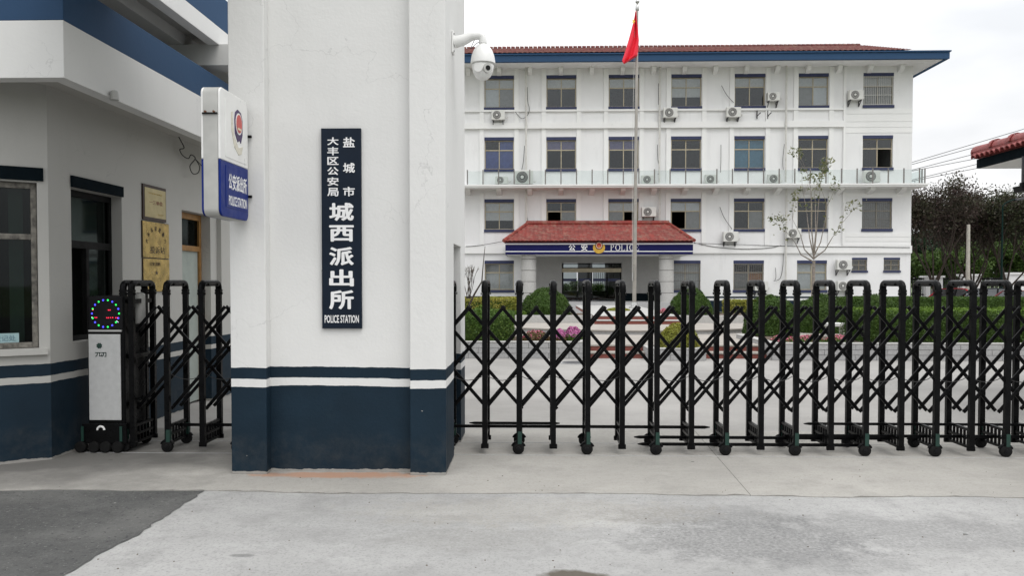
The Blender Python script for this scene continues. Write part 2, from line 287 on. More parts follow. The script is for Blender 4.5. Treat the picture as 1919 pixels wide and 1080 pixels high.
def fastmesh(name, verts, faces, mat, parent=None, org=(0, 0, 0)):             # numpy verts (N,3), quads (M,4)
    o0 = ORG.get(parent.name, Vector()) if parent else Vector(org)
    me = bpy.data.meshes.new(name); v = np.asarray(verts, dtype=np.float32)-np.array(o0, dtype=np.float32); f = np.asarray(faces, dtype=np.int32)
    me.vertices.add(len(v)); me.vertices.foreach_set('co', v.ravel()); n = f.shape[1]
    me.loops.add(f.size); me.loops.foreach_set('vertex_index', f.ravel()); me.polygons.add(len(f)); me.polygons.foreach_set('loop_start', np.arange(0, f.size, n, dtype=np.int32))
    me.update(calc_edges=True)
    for m_ in (mat if isinstance(mat, (list, tuple)) else [mat]): me.materials.append(M[m_])
    o = bpy.data.objects.new(name, me); COL.objects.link(o); o.parent = parent
    if not parent: o.location = o0
    ORG[o.name] = Vector(o0); return o
def leaves(name, pts, size, mat, parent, nrm=None, aspect=.55, jitter=.35):
    pts = np.asarray(pts, dtype=float); n = len(pts); d = rng.normal(size=(n, 3))
    if nrm is not None: d = d*.7+np.asarray(nrm)
    d /= np.linalg.norm(d, axis=1)[:, None]; t = rng.normal(size=(n, 3)); t -= d*(t*d).sum(1)[:, None]; t /= np.linalg.norm(t, axis=1)[:, None]; b = np.cross(d, t)
    s = size*(1+jitter*rng.uniform(-1, 1, n))[:, None]; fold = d*s*.18
    v = np.stack([pts-t*s*.5, pts+b*s*.5*aspect+fold, pts+t*s*.5, pts-b*s*.5*aspect+fold], 1).reshape(-1, 3)
    return fastmesh(name, v, np.arange(4*n).reshape(-1, 4), mat, parent)
def text_mesh(body, bold=0.0, extrude=.0):
    cu = bpy.data.curves.new('lettering', 'FONT'); cu.body = body; cu.size = 1; cu.offset = bold; cu.extrude = extrude; cu.resolution_u = 3
    o = bpy.data.objects.new('lettering', cu); COL.objects.link(o); bpy.context.view_layer.update()
    me = bpy.data.meshes.new_from_object(o.evaluated_get(bpy.context.evaluated_depsgraph_get())); bpy.data.objects.remove(o); bpy.data.curves.remove(cu); return me
def letter(body, origin, xd, yd, w, h, mat, parent, bold=.02, depth=.004, name='lettering'):
    """text fitted into a w x h box with its lower left corner at origin; strokes widened by stacking shifted layers"""
    me = text_mesh(body, 0, .01); n = len(me.vertices); co = np.empty(n*3); me.vertices.foreach_get('co', co); co = co.reshape(-1, 3)
    fs = [tuple(p.vertices) for p in me.polygons]; bpy.data.meshes.remove(me)
    lo, hi = co.min(0), co.max(0); lo[:2] -= bold; hi[:2] += bold; xd, yd = Vector(xd), Vector(yd); zd = xd.cross(yd); o0 = Vector(origin)-ORG[parent.name]
    A = np.array([xd*w, yd*h, zd*depth]); V_, F_ = [], []
    sh = [(0, 0)] if bold < .003 else [(0, 0), (bold, 0), (-bold, 0), (0, bold), (0, -bold), (bold*.7, bold*.7), (-bold*.7, bold*.7), (bold*.7, -bold*.7), (-bold*.7, -bold*.7)]
    for i_, (a, b) in enumerate(sh):
        c = co+np.array([a, b, 0]); q = (c-lo)/np.maximum(hi-lo, 1e-6); q[:, 2] += i_*.09
        F_ += [tuple(v+len(V_)*n for v in f) for f in fs]; V_.append(q@A+np.array(o0))
    me = bpy.data.meshes.new(name); me.from_pydata(np.concatenate(V_).tolist(), [], F_); me.materials.append(M[mat])
    o = bpy.data.objects.new(name, me); COL.objects.link(o); o.parent = parent; ORG[o.name] = ORG[parent.name].copy(); return o
def wall_panel(mb, fn, us, zs, holes, depth):
    """flat wall fn(u, z, d) between us and zs with rectangular holes (u0, u1, z0, z1) and reveals of the given depth"""
    U = sorted(set([us[0], us[1]]+[h[i] for h in holes for i in (0, 1)])); Z = sorted(set([zs[0], zs[1]]+[h[i] for h in holes for i in (2, 3)]))
    idx = {}
    def vid(u, z):
        if (u, z) not in idx: idx[(u, z)] = len(mb.v); mb.v.append(tuple(fn(u, z, 0)))
        return idx[(u, z)]
    for a, b in zip(U, U[1:]):
        for c, d in zip(Z, Z[1:]):
            m1, m2 = (a+b)/2, (c+d)/2
            if any(h[0] < m1 < h[1] and h[2] < m2 < h[3] for h in holes): continue
            mb.f.append((vid(a, c), vid(b, c), vid(b, d), vid(a, d))); mb.mi.append(mb.cur)
    for (a, b, c, d) in holes:
        for (p, q) in (((a, c), (b, c)), ((b, c), (b, d)), ((b, d), (a, d)), ((a, d), (a, c))):
            mb.add([fn(*p, 0), fn(*q, 0), fn(*q, depth), fn(*p, depth)], [(0, 1, 2, 3)])

# ================================================================= ground and roads
JY = 6.0
def wavy(x0, x1, y, n, amp, seed):
    r_ = random.Random(seed); out = []; w = 0
    for i in range(n+1):
        w = .7*w+r_.uniform(-amp, amp); out.append((x0+(x1-x0)*i/n, y+w))
    return out
tag(MB().add([(-600,-300,-.36),(600,-300,-.36),(600,900,-.36),(-600,900,-.36)], [(0,1,2,3)]).build('ground', 'leaf_grass'), kind='structure')
tag(MB().add([(-40,-30,-.03),(17,-30,-.03),(17,17,-.03),(-40,17,-.03)], [(0,1,2,3)]).build('ground_base', 'joint_dark'), kind='structure')
def slab(name, front, back, z, mat, th=.03):
    """sheet between two polylines (front and back), with a skirt along the front"""
    mb = MB(); n = len(front); f = [(x, y, z) for x, y in front]; b = [(x, y, z) for x, y in back]
    mb.add(f+b, [(i, i+1, n+i+1, n+i) for i in range(n-1)]); mb.add(f+[(x, y, z-th) for x, y, _ in f], [(i, i+1, n+i+1, n+i) for i in range(n-1)]); mb.add(b+[(x, y, z-th) for x, y, _ in b], [(i, i+1, n+i+1, n+i) for i in range(n-1)])
    return tag(mb.build(name, mat), kind='structure')
edge = wavy(-14, 16, JY-.006, 420, .009, 3); edge = [(x, y+.022*math.sin(x*1.9+.7)+.014*math.sin(x*4.7)-.006) for x, y in edge]
dg = [PG(1348, 862), PG(1412, 936)]     # diagonal saw joint in the apron
r2 = random.Random(5); e2 = [(x, y+.003+abs(r2.gauss(0, .011))*(.5+.9*abs(math.sin(x*.8+.3)))) for x, y in edge]
a1 = PG(375, 929); a2 = PG(122, 1080); dirv = (a2-a1); aj = lambda y: a1.x+dirv.x*(y-a1.y)/dirv.y
slab('road', [(x, -4) for x, _ in edge], edge, 0, 'road_concrete')
jl = lambda y: dg[0].x+(dg[1].x-dg[0].x)*(y-dg[0].y)/(dg[1].y-dg[0].y)
mbl = [(x, y) for x, y in e2 if x < jl(y)-.005]; ej = min(e2, key=lambda q_: abs(q_[0]-jl(q_[1])))[1]; mbl.append((jl(ej)-.002, ej)); mbr = [(jl(ej)+.002, ej)]+[(x, y) for x, y in e2 if x > jl(y)+.005]
YB = 8.6
def backs(fr, lo, hi):
    n = len(fr); return [(lo+(hi-lo)*i/(n-1), YB) for i in range(n)]
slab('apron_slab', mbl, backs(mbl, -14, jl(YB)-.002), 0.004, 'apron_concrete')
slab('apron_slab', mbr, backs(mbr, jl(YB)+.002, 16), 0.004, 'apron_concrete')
slab('courtyard', [(-14, YB+.008), (16.8, YB+.008)], [(-14, 41), (16.8, 41)], 0.002, 'yard_concrete')
# asphalt patch laid over the road on the left
mb = MB(); ap = [(x, y-.012) for x, y in edge if x < a1.x]; n = len(ap)
fr = [(-14+(aj(-3)+14)*i/(n-1), -3) for i in range(n)]; rows = 160; r_ = random.Random(4); wv = 0; vs = []
for r in range(rows+1):
    t = r/rows; wv = .8*wv+r_.uniform(-.016, .016); wob = wv+r_.uniform(-.012, .012)
    for i in range(n):
        y = ap[i][1]*(1-t)+(-3)*t; xr = aj(y)+wob; vs.append((-14+(xr+14)*i/(n-1), y, .005))
mb.add(vs, [(r*n+i, r*n+i+1, (r+1)*n+i+1, (r+1)*n+i) for r in range(rows) for i in range(n-1)])
tag(mb.build('asphalt_patch', 'asphalt'), kind='structure')
# loose grit lying on the concrete
gp = []
for i in range(150):
    px, py = random.uniform(60, 1919), random.uniform(870, 1078)
    if py < 890 and px < 900: continue
    q = PG(px, py); gp.append((q.x, q.y, random.choice([.003, .004, .005, .007])))
mb = MB()
for (x, y, r) in gp:
    h = .004 if y > JY else .0
    v = [(x+r*math.cos(a)*random.uniform(.6, 1.2), y+r*math.sin(a)*random.uniform(.6, 1.2), h) for a in (0, 1.3, 2.5, 3.8, 5)]
    mb.add(v+[(x, y, h+r*.8)], [(i, (i+1) % 5, 5) for i in range(5)])
tag(mb.build('grit', 'soil'), 'small dark grit scattered over the concrete forecourt', 'grit', kind='stuff')

# ================================================================= gate pillar
PXL, PXR, PY0, PY1, PH = P(431.5, 700, 6.53).x, P(836, 700, 6.56).x, 6.54, 8.35, 5.2
SL0, SL1, SLZ = 7.20, 7.90, 1.944
pil = thing('gate_pillar', ((PXL+PXR)/2, (PY0+PY1)/2, 0), 'thick white gate pillar with navy base band and slot for the gate', 'pillar')
mb = MB(); prof = [(6.65, 0), (SL0, 0), (SL0, SLZ), (SL1, SLZ), (SL1, 0), (PY1, 0), (PY1, PH), (6.65, PH)]
mb.prism([(PXL, y, z) for y, z in prof], (PXR-PXL, 0, 0)); mb.build('body', 'pillar_paint', pil, bevel=.006)
pw = .297
for x0 in (PXL, PXR-pw):
    MB().box(x0, x0+pw, PY0, 6.6505, 0, PH).build('pilaster', 'pillar_paint', pil, bevel=.008)

# ================================================================= guardhouse (left)
GX, GA = P(95, 700, 7.04).x, 7.04
gh = thing('guardhouse', (-6.6, 9.6, 0), 'white guardhouse with navy base, deep blue and white eaves, shaded window and door', 'guardhouse')
gw = [PX(135, GX), PX(230, GX)]; gd = [PX(342, GX), PX(395, GX)]
ZS, ZT = 1.03, 2.49
mb = MB(); wall_panel(mb, lambda u, z, d: (GX-d, u, z), (GA, 13.2), (0, 3.4), [(gw[0], gw[1], ZS, ZT), (gd[0], gd[1], .0, ZT)], .2)
A = Vector((GX, GA, 0)); B = Vector((GX-.87, GA-.62, 0)); ch = (B-A).normalized(); chl = (B-A).length; cn = Vector((-ch.y, ch.x, 0)); cn = cn if cn.y < 0 else -cn
cf = lambda u, z, d: A+ch*u-cn*d+Vector((0, 0, z))
wall_panel(mb, cf, (0, chl), (0, 3.4), [(.085, chl-.1, ZS-.02, ZT-.01)], .12)
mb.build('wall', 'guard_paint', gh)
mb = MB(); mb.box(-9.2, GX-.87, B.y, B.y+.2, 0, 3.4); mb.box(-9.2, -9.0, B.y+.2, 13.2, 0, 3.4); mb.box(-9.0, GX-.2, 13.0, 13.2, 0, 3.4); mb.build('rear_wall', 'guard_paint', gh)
MB().box(-9, GX-.2, 7.3, 13, .02, .06).build('floor', 'floor_grey', gh)
MB().box(-9, GX-.22, 8.9, 9.0, .06, 3.36).build('partition', 'dark_interior', gh)
# the pier beside the door
MB().box(GX, GX+.06, gd[1]+.22, 13.2, 0, 3.33).build('pier', 'guard_paint', gh)
# lintels and sill
MB().box(GX+.001, GX+.022, gw[0]-.005, gw[1]+.005, ZT+.002, ZT+.108).build('lintel', 'navy_dark', gh)
l0, l1 = cf(.035, ZT+.005, -.022), cf(chl-.05, ZT+.005, -.022)
MB().prism([cf(.035, ZT+.005, 0), cf(chl-.05, ZT+.005, 0), l1, l0], (0, 0, .115)).build('lintel', 'navy_dark', gh)
MB().prism([cf(.02, ZS-.075, 0), cf(chl-.05, ZS-.075, 0), cf(chl-.05, ZS-.075, -.05), cf(.02, ZS-.075, -.05)], (0, 0, .05)).build('window_sill', 'guard_paint', gh)
# chamfer window
def frame_bars(mb, fn, rects, d0, d1):
    for (u0, u1, z0, z1) in rects:
        q = [fn(u0, z0, d0), fn(u1, z0, d0), fn(u1, z1, d0), fn(u0, z1, d0)]; v = Vector(fn(u0, z0, d1))-Vector(fn(u0, z0, d0)); mb.prism(q, v)
u0, u1, z0, z1, zm = .088, chl-.103, ZS-.017, ZT-.013, 2.0
mb = MB(); frame_bars(mb, cf, [(u0, u0+.045, z0, z1), (u1-.045, u1, z0, z1), (u0+.045, u1-.045, z0, z0+.05), (u0+.045, u1-.045, z1-.05, z1), (u0+.045, u1-.045, zm-.025, zm+.025)], .05, .10)
wo = mb.build('window', 'old_wood', gh, bevel=.004)
for (za, zb) in ((z0+.05, zm-.025), (zm+.025, z1-.05)):
    mb = MB(); frame_bars(mb, cf, [(u0+.045, u1-.045, za, zb)], .07, .076); mb.build('pane', 'booth_glass', wo)
mb = MB(); frame_bars(mb, cf, [(u0+.10, u0+.21, z0+.02, z1-.02)], .16, .17); mb.build('curtain', 'curtain_green', wo)
# placard leaning inside the window
pc = thing('placard', cf(.45, z0+.05, .06), 'pale cyan notice strip with blue characters leaning in the guardhouse window', 'placard')
mb = MB(); frame_bars(mb, cf, [(.235, .60, z0+.052, z0+.135)], .058, .064); mb.build('board', 'notice_cyan', pc)
letter('来人请登记处', cf(.59, z0+.066, .057), -ch, (0, 0, 1), .33, .05, 'notice_ink', pc, .0, .002)
# side window (dark aluminium), half open
sf = lambda u, z, d: (GX-d, u, z)
a_, b_ = gw[0]+.002, gw[1]-.002
mb = MB(); frame_bars(mb, sf, [(a_, a_+.04, ZS, ZT-.002), (b_-.04, b_, ZS, ZT-.002), (a_+.04, b_-.04, ZS, ZS+.05), (a_+.04, b_-.04, ZT-.06, ZT-.002), (a_+.04, b_-.04, 1.93, 2.0), (a_+.44, a_+.49, ZS+.05, 1.93)], .11, .16)
wo = mb.build('window', 'frame_dark', gh)
mb = MB(); frame_bars(mb, sf, [(a_+.04, b_-.04, 2.0, ZT-.06)], .13, .136); mb.build('pane', 'booth_glass', wo)
mb = MB(); frame_bars(mb, sf, [(a_+.49, b_-.04, ZS+.05, 1.93)], .13, .136); mb.build('pane', 'booth_glass', wo)
mb = MB(); frame_bars(mb, sf, [(a_+.55, b_-.14, ZS+.3, 1.85)], .19, .20); mb.build('curtain', 'curtain_light', wo)
mb = MB(); frame_bars(mb, sf, [(a_+.05, b_-.05, 2.02, ZT-.06)], .24, .25); mb.build('curtain', 'curtain_green', wo)
# door
a_, b_ = gd[0]+.002, gd[1]-.002
mb = MB(); frame_bars(mb, sf, [(a_, a_+.06, .02, ZT-.002), (b_-.06, b_, .02, ZT-.002), (a_+.06, b_-.06, ZT-.08, ZT-.002), (a_+.06, b_-.06, 2.0, 2.07)], .12, .19)
do = mb.build('door', 'wood_frame', gh, bevel=.005)
mb = MB(); frame_bars(mb, sf, [(a_+.06, b_-.06, 2.07, ZT-.08)], .15, .156); mb.build('pane', 'booth_glass', do)
mb = MB(); frame_bars(mb, sf, [(a_+.06, b_-.06, .03, 2.0)], .15, .18); mb.build('leaf_panel', 'curtain_green', do)
# eaves
EX, EY, T = P(120, 142, 6.36).x, 6.36, .14
for (n_, z0, z1, m_) in (('eave_fascia', 3.24, 3.70, 'white_wall'), ('eave_blue_band', 3.70, 4.04, 'blue_fascia')):
    mb = MB(); mb.prism([(-9.8, EY, z0), (EX, EY, z0), (EX, 13.6, z0), (EX-T, 13.6, z0), (EX-T, EY+T, z0), (-9.8, EY+T, z0)], (0, 0, z1-z0)); mb.build(n_, m_, gh, bevel=.005)
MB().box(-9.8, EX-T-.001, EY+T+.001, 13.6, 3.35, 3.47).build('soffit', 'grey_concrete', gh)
for (n_, z0, z1, m_) in (('upper_fascia', 4.44, 4.65, 'white_wall'), ('upper_blue_band', 4.65, 5.05, 'blue_fascia')):
    mb = MB(); mb.prism([(-9.8, EY, z0), (EX, EY, z0), (EX, 13.6, z0), (EX-T, 13.6, z0), (EX-T, EY+T, z0), (-9.8, EY+T, z0)], (0, 0, z1-z0)); mb.build(n_, m_, gh, bevel=.005)
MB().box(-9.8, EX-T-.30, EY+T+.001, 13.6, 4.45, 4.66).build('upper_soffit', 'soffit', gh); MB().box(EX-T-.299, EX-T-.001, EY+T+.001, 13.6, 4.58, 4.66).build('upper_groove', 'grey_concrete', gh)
MB().box(-9.0, -5.2, 7.6, 13.2, 3.47, 4.448).build('upper_wall', 'guard_paint', gh)
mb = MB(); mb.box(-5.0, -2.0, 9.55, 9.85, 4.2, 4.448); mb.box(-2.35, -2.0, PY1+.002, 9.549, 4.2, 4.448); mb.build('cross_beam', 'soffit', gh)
MB().box(EX+.002, PXL-.002, 5.0, 7.15, 4.16, 4.45).build('shade_slab', 'soffit', gh)  # unseen slab added overhead to shade the booth wall and apron
# plaques
def plaque(px0, px1, zt, zb, face, label, rows, edge=.02, fm='dark_wood', inset=.018):
    y0, y1 = PX(px0, GX), PX(px1, GX); t = thing('plaque', (GX, (y0+y1)/2, zb), label, 'plaque', 'plaques on the guardhouse wall')
    MB().box(GX+.001, GX+edge, y0, y1, zb, zt).build('backing', fm, t, bevel=.002)
    MB().box(GX+edge, GX+edge+.003, y0+inset, y1-inset*.5, zb+inset, zt-inset).build('plate', face, t)
    wy, hz = y1-y0, zt-zb
    for (s_, u, v, w_, h_, m_) in rows: letter(s_, (GX+edge+.0035, y0+u*wy, zb+v*hz), (0, 1, 0), (0, 0, 1), w_*wy, h_*hz, m_, t, .004, .001)
    return t
plaque(267, 310, 2.69, 2.295, 'brass_pale', 'topmost plaque, pale brass in a dark wooden frame', [('一三单位', .24, .46, .58, .12, 'engraved_red'), ('大丰县级文明单位', .2, .75, .6, .04, 'brass'), ('一九九八年', .55, .17, .3, .04, 'brass')], inset=.034)
pq = plaque(265.5, 315, 2.283, 1.87, 'brass', 'middle plaque, shiny tarnished brass with arched characters', [('投诉站', .26, .13, .56, .2, 'engraved')], edge=.016, fm='engraved', inset=.006)
y0, y1 = PX(265.5, GX), PX(315, GX)
for i, c in enumerate('大丰市家庭暴力'):
    a = R(165-i*25); cy, cz = (y0+y1)/2-.005, 2.02; yy, zz = cy+.2*math.cos(a), cz+.16*math.sin(a); t = a-math.pi/2
    letter(c, (GX+.0195, yy-.035*math.cos(t), zz-.035*math.sin(t)), (0, math.cos(t), math.sin(t)), (0, -math.sin(t), math.cos(t)), .05, .055, 'engraved', pq, .004, .001)
pq3 = plaque(266, 315, 1.866, 1.49, 'brass', 'lowest plaque, streaked dull gold brass behind the gate posts', [('公安消防', .22, .78, .42, .11, 'engraved'), ('★', .42, .5, .14, .16, 'engraved')], edge=.016, fm='engraved', inset=.004)
# dangling cable by the door
cpts = [(331, 249, 0), (338, 262, .02), (345, 277, .04), (337, 280, .05), (342, 291, .04), (353, 297, .03), (358, 290, .05), (366, 297, .05), (356, 311, .06), (361, 325, .06), (371, 324, .07), (374, 312, .05), (367, 299, .04), (378, 311, .03)]
cp = []
for (px, py, off) in cpts:
    d = ray(px, py); t = (GX+.04+off)/d.x; cp.append(Vector((d.x*t, d.y*t, CAM_H+d.z*t)))
def smooth_path(p, n=5):
    out = []
    for i in range(len(p)-1):
        p0, p1, p2, p3 = p[max(i-1, 0)], p[i], p[i+1], p[min(i+2, len(p)-1)]
        for j in range(n):
            t = j/n; out.append(.5*((2*p1)+(p2-p0)*t+(2*p0-5*p1+4*p2-p3)*t*t+(3*p1-p0-3*p2+p3)*t**3))
    return out+[p[-1]]
tag(MB().tube(smooth_path(cp), .006, 6).build('loose_cable', 'cable', org=cp[0]), 'thin dark cable dangling in loops from the guardhouse eave', 'cable')
# little spotlight at the eave edge
y_ = PX(205, EX, 175); z_ = CAM_H+(529-176)*y_/F
sp = thing('spotlight', (EX, y_, z_), 'small weathered spotlight clipped to lower edge of guardhouse eave', 'spotlight')
MB().tube([(EX+.001, y_, z_+.02), (EX+.03, y_, z_+.035), (EX+.045, y_, z_+.01)], .012, 8).build('bracket', 'steel', sp)
MB().lathe([(.018, .05), (.03, .04), (.036, 0), (.04, -.035), (.03, -.04)], (EX+.045, y_, z_-.005), 14).build('housing', 'grey_plastic', sp, smooth=True)

# ================================================================= projecting light-box sign on the pillar
bx1, bx0 = P(412, 420, 5.92).x, P(380, 420, 5.92).x; by0, by1 = 5.92, 6.50; bz0, bz1 = 2.095, 3.06
lb = thing('light_box_sign', ((bx0+bx1)/2, by0, bz0), 'white and blue light box police station sign projecting from the pillar', 'sign')
def rrect(y0, y1, z0, z1, r, n=5):
    out = []
    for (cy, cz, a0) in ((y1-r, z0+r, -90), (y1-r, z1-r, 0), (y0+r, z1-r, 90), (y0+r, z0+r, 180)):
        for i in range(n+1): a = R(a0+90*i/n); out.append((cy+r*math.cos(a), cz+r*math.sin(a)))
    return out
rr = rrect(by0, by1, bz0, bz1, .055)
MB().prism([(bx0+.010, y, z) for y, z in rr], (bx1-bx0-.020, 0, 0)).build('housing', 'grey_plastic', lb, smooth=30)
zsp = 2.52
for sx, xa in ((1, bx1-.010), (-1, bx0+.010)):
    up = [(y, z) for y, z in rr if z > zsp]; top = [(by1, zsp)]+up+[(by0, zsp)]; lo = [(y, z) for y, z in rr if z < zsp]; kk = next(i for i in range(len(lo)) if lo[i][0] > by1-.06); lo = [(by0, zsp-.002)]+lo[len(lo)//2:]+lo[:len(lo)//2]+[(by1, zsp-.002)]
    MB().prism([(xa, y, z) for y, z in top], (sx*.018, 0, 0)).build('white_face', 'white_plastic', lb, bevel=.007)
    MB().prism([(xa, y, z) for y, z in lo], (sx*.018, 0, 0)).build('blue_face', 'box_blue', lb, bevel=.007)
xf = bx1+.0085
MB().box(xf-.001, xf+.003, by0+.1, by1-.04, bz0+.075, zsp-.03).build('inner_panel', 'box_blue', lb, bevel=.002)
MB().box(xf-.001, xf+.003, by0+.1, by1-.04, zsp+.03, bz1-.07).build('inner_panel', 'white_plastic', lb, bevel=.002)
xf += .0035
letter('公安派出所', (xf, by0+.15, 2.31), (0, 1, 0), (0, 0, 1), .38, .125, 'white_letter', lb, .02, .001)
letter('POLICE STATION', (xf, by0+.15, 2.19), (0, 1, 0), (0, 0, 1), .38, .075, 'white_letter', lb, .015, .001)
def disc(cy, cz, ry, rz, n=24): return [(xf, cy+ry*math.cos(2*math.pi*i/n), cz+rz*math.sin(2*math.pi*i/n)) for i in range(n)]
ey, ez = by0+.36, 2.83
em = MB().prism([(xf, ey+a, ez+b) for a, b in ((-.085, .04), (-.07, .095), (-.02, .125), (.05, .11), (.085, .05), (.08, -.06), (.045, -.13), (.02, -.11), (-.02, -.13), (-.075, -.07))], (.004, 0, 0)).build('emblem', 'badge_purple', lb)
MB().prism([(x+.0045, y, z) for x, y, z in disc(ey, ez+.015, .07, .085)], (.002, 0, 0)).build('emblem_rim', 'white_plastic', em)
MB().prism([(x+.0068, y, z) for x, y, z in disc(ey, ez+.015, .058, .072)], (.002, 0, 0)).build('emblem_disc', 'badge_pink', em)
MB().box(xf+.009, xf+.0105, ey-.035, ey+.035, ez-.035, ez-.018).build('emblem_gate', 'badge_cream', em)
MB().prism([(xf, ey+a, ez+b) for a, b in ((-.15, .08), (-.12, .09), (-.115, -.02), (-.09, -.10), (0, -.175), (.09, -.15), (.06, -.215), (.0, -.23), (-.09, -.18), (-.145, -.06))], (.003, 0, 0)).build('emblem_residue', 'residue', lb)
for z_ in (2.79, 2.30):
    MB().box(bx0+.03, bx1-.03, by1-.001, 6.538, z_-.012, z_+.012).build('mounting_bracket', 'black_metal', lb)
    MB().cyl((bx1-.02, by1+.02, z_), (bx1+.03, by1+.02, z_), .012, n=8).build('bolt', 'black_metal', lb)
zb_ = CAM_H+(529-215)*6.0/F
mb = MB(); mb.box(bx0+.006, bx1-.01, by0-.012, by0+.001, zb_-.005, zb_+.005); mb.build('strap', 'black_metal', lb)
for x_ in (bx0+.03, bx1-.035): MB().cyl((x_, by0-.016, zb_+.012), (x_, by0, zb_+.012), .008, n=8).build('bolt', 'rust', lb)

# ================================================================= vertical name board
sy = 6.65; q0, q1 = P(604, 616, sy-.03), P(676, 240, sy-.03)
sb = thing('name_board', ((q0.x+q1.x)/2, sy, q0.z), 'tall dark blue name board with white characters on the pillar', 'sign')
MB().box(q0.x, q1.x, sy-.03, sy-.001, q0.z, q1.z).build('board', 'sign_navy', sb, bevel=.002)
MB().box(q0.x-.003, q0.x, sy-.032, sy-.001, q0.z-.002, q1.z+.002).build('edge_trim', 'steel', sb)
def ch_at(c, px0, px1, py0, py1, bold=.022):
    a, b = P(px0, py1, sy-.031), P(px1, py0, sy-.031); letter(c, (a.x, sy-.0305, a.z), (1, 0, 0), (0, 0, 1), b.x-a.x, b.z-a.z, 'white_letter', sb, bold, .002, 'character')
for c, y0, y1 in zip('大丰区公安局', (257, 275, 294, 313, 332, 352), (272, 291, 309, 328, 348, 368)): ch_at(c, 613.5, 634.5, y0, y1)
for c, y0, y1 in zip('盐城市', (257, 305, 350), (276, 324, 368)): ch_at(c, 643, 665, y0, y1)
for c, y0, y1 in zip('城西派出所', (380, 422, 463, 505, 544), (414, 453, 498, 537, 580)): ch_at(c, 617, 663, y0, y1, .03)
ch_at('POLICE STATION', 608.5, 672.5, 591, 605.5, .02)

# ================================================================= dome camera
cx_ = PXR; cy_ = PX(848, PXR); cz_ = CAM_H+(529-82)*cy_/F
dc = thing('surveillance_camera', (cx_, cy_, cz_), 'white dome surveillance camera on a bracket high on the pillar side', 'camera')
MB().box(cx_+.001, cx_+.018, cy_-.055, cy_+.055, cz_-.10, cz_+.09).build('wall_plate', 'white_plastic', dc, bevel=.006)
for zz in (.065, -.085): MB().cyl((cx_+.016, cy_-.03, cz_+zz), (cx_+.024, cy_-.03, cz_+zz), .009, n=8).build('bolt', 'bracket', dc)
dx = P(905, 100, cy_).x
arm = [(cx_+.016, cy_, cz_-.0), (cx_+.10, cy_, cz_+.02), (dx-.09, cy_, cz_+.055), (dx-.03, cy_, cz_+.058), (dx-.006, cy_, cz_+.045), (dx, cy_, cz_+.01), (dx, cy_, cz_-.012)]
MB().tube(arm, [.052, .048, .038, .036, .036, .036, .036], 14).build('arm', 'white_plastic', dc, smooth=50)
MB().tube(smooth_path([Vector((cx_+.2, cy_-.03, cz_+.01)), Vector((cx_+.17, cy_-.05, cz_-.07)), Vector((dx-.06, cy_-.05, cz_-.03)), Vector((dx-.03, cy_-.035, cz_-.01))]), .003, 5).build('safety_cord', 'bracket', dc)
zt = cz_-.012
MB().lathe([(.03, 0), (.034, -.012), (.052, -.02), (.082, -.06), (.1, -.11), (.109, -.165), (.109, -.178), (.1, -.18)], (dx, cy_, zt), 32).build('housing', 'white_plastic', dc, smooth=50)
MB().lathe([(.096, -.1805), (.096, -.21), (.088, -.25), (.068, -.29), (.04, -.315), (.012, -.322)], (dx, cy_, zt), 28).build('head', 'white_plastic', dc, smooth=50)
MB().lathe([(.1, -.179), (.101, -.188), (.097, -.189)], (dx, cy_, zt), 28).build('trim_ring', 'grey_plastic', dc, smooth=50)
fw = Vector((.5, -.86, 0)).normalized(); e0 = Vector((dx, cy_, zt-.235))+fw*.07
MB().cyl(e0, e0+fw*.028, .042, n=20).build('eye_ring', 'grey_plastic', dc, smooth=40)
MB().cyl(e0+fw*.02, e0+fw*.033, .022, n=16).build('lens', 'black_metal', dc)
s_ = Vector((-.35, -.94, 0)); MB().cyl(Vector((dx, cy_, zt-.225))+s_*.075, Vector((dx, cy_, zt-.225))+s_*.097, .045, n=20).build('side_cap', 'white_plastic', dc, smooth=40)

# ================================================================= retractable gate
YN, YF, PITCHX = 7.38, 7.79, .3172
HZ = 1.597
gate = thing('retractable_gate', (1.0, (YN+YF)/2, 0), 'black retractable folding gate of hoops and scissor bars across the driveway', 'gate')
X0 = P(908.5, 700, YN).x
PL = (X0-P(379, 700, YN).x)/8; SCL = PL/PITCHX
hx = {k_: X0+k_*(PITCHX if k_ > 0 else PL) for k_ in range(-10, 23)}; hx[-11] = P(233, 700, YN).x
def hoop_mesh():
    mb = MB(); hy = (YF-YN)/2; zc = HZ-.058
    for sy_ in (-1, 1):
        y = sy_*hy; mb.box(-.024, .024, y-.02, y+.02, .10, zc); mb.box(-.029, .029, y-.025, y+.025, 1.505, 1.528)
        for x_ in (-.033, .033): mb.cyl((x_-.004, y, 1.49), (x_+.004, y, 1.49), .012, n=8)
    path = [Vector((0, -hy, zc-.03)), Vector((0, -hy, zc))]
    r = .05
    for i in range(1, 7): a = R(15*i); path.append(Vector((0, -hy+r-r*math.cos(a), zc+r*math.sin(a)-.0)))
    for i in range(0, 7): a = R(15*i); path.append(Vector((0, hy-r+r*math.sin(a), zc+r*math.cos(a))))
    path.append(Vector((0, hy, zc-.03)))
    n0 = len(mb.v)
    mb.tube(path, .031, 10)
    mb.box(-.026, .026, -hy+.06, hy-.06, HZ-.038, HZ-.002)
    for y in (-hy+.1, hy-.1): mb.cyl((-.036, y, HZ-.02), (.036, y, HZ-.02), .013, n=8)
    return mb
def ladder_mesh():
    mb = MB(); hy = (YF-YN)/2-.02
    for z in (.085, .165, .245): mb.box(-.014, .014, -hy, hy, z-.011, z+.011)
    for i in range(6): y = -hy+2*hy*(i+.5)/6; mb.box(-.010, .010, y-.007, y+.007, .096, .234)
    return mb
hp0 = hoop_mesh().build('hoop', 'black_gate', smooth=35); ld0 = ladder_mesh().build('ladder_rail', 'black_gate')
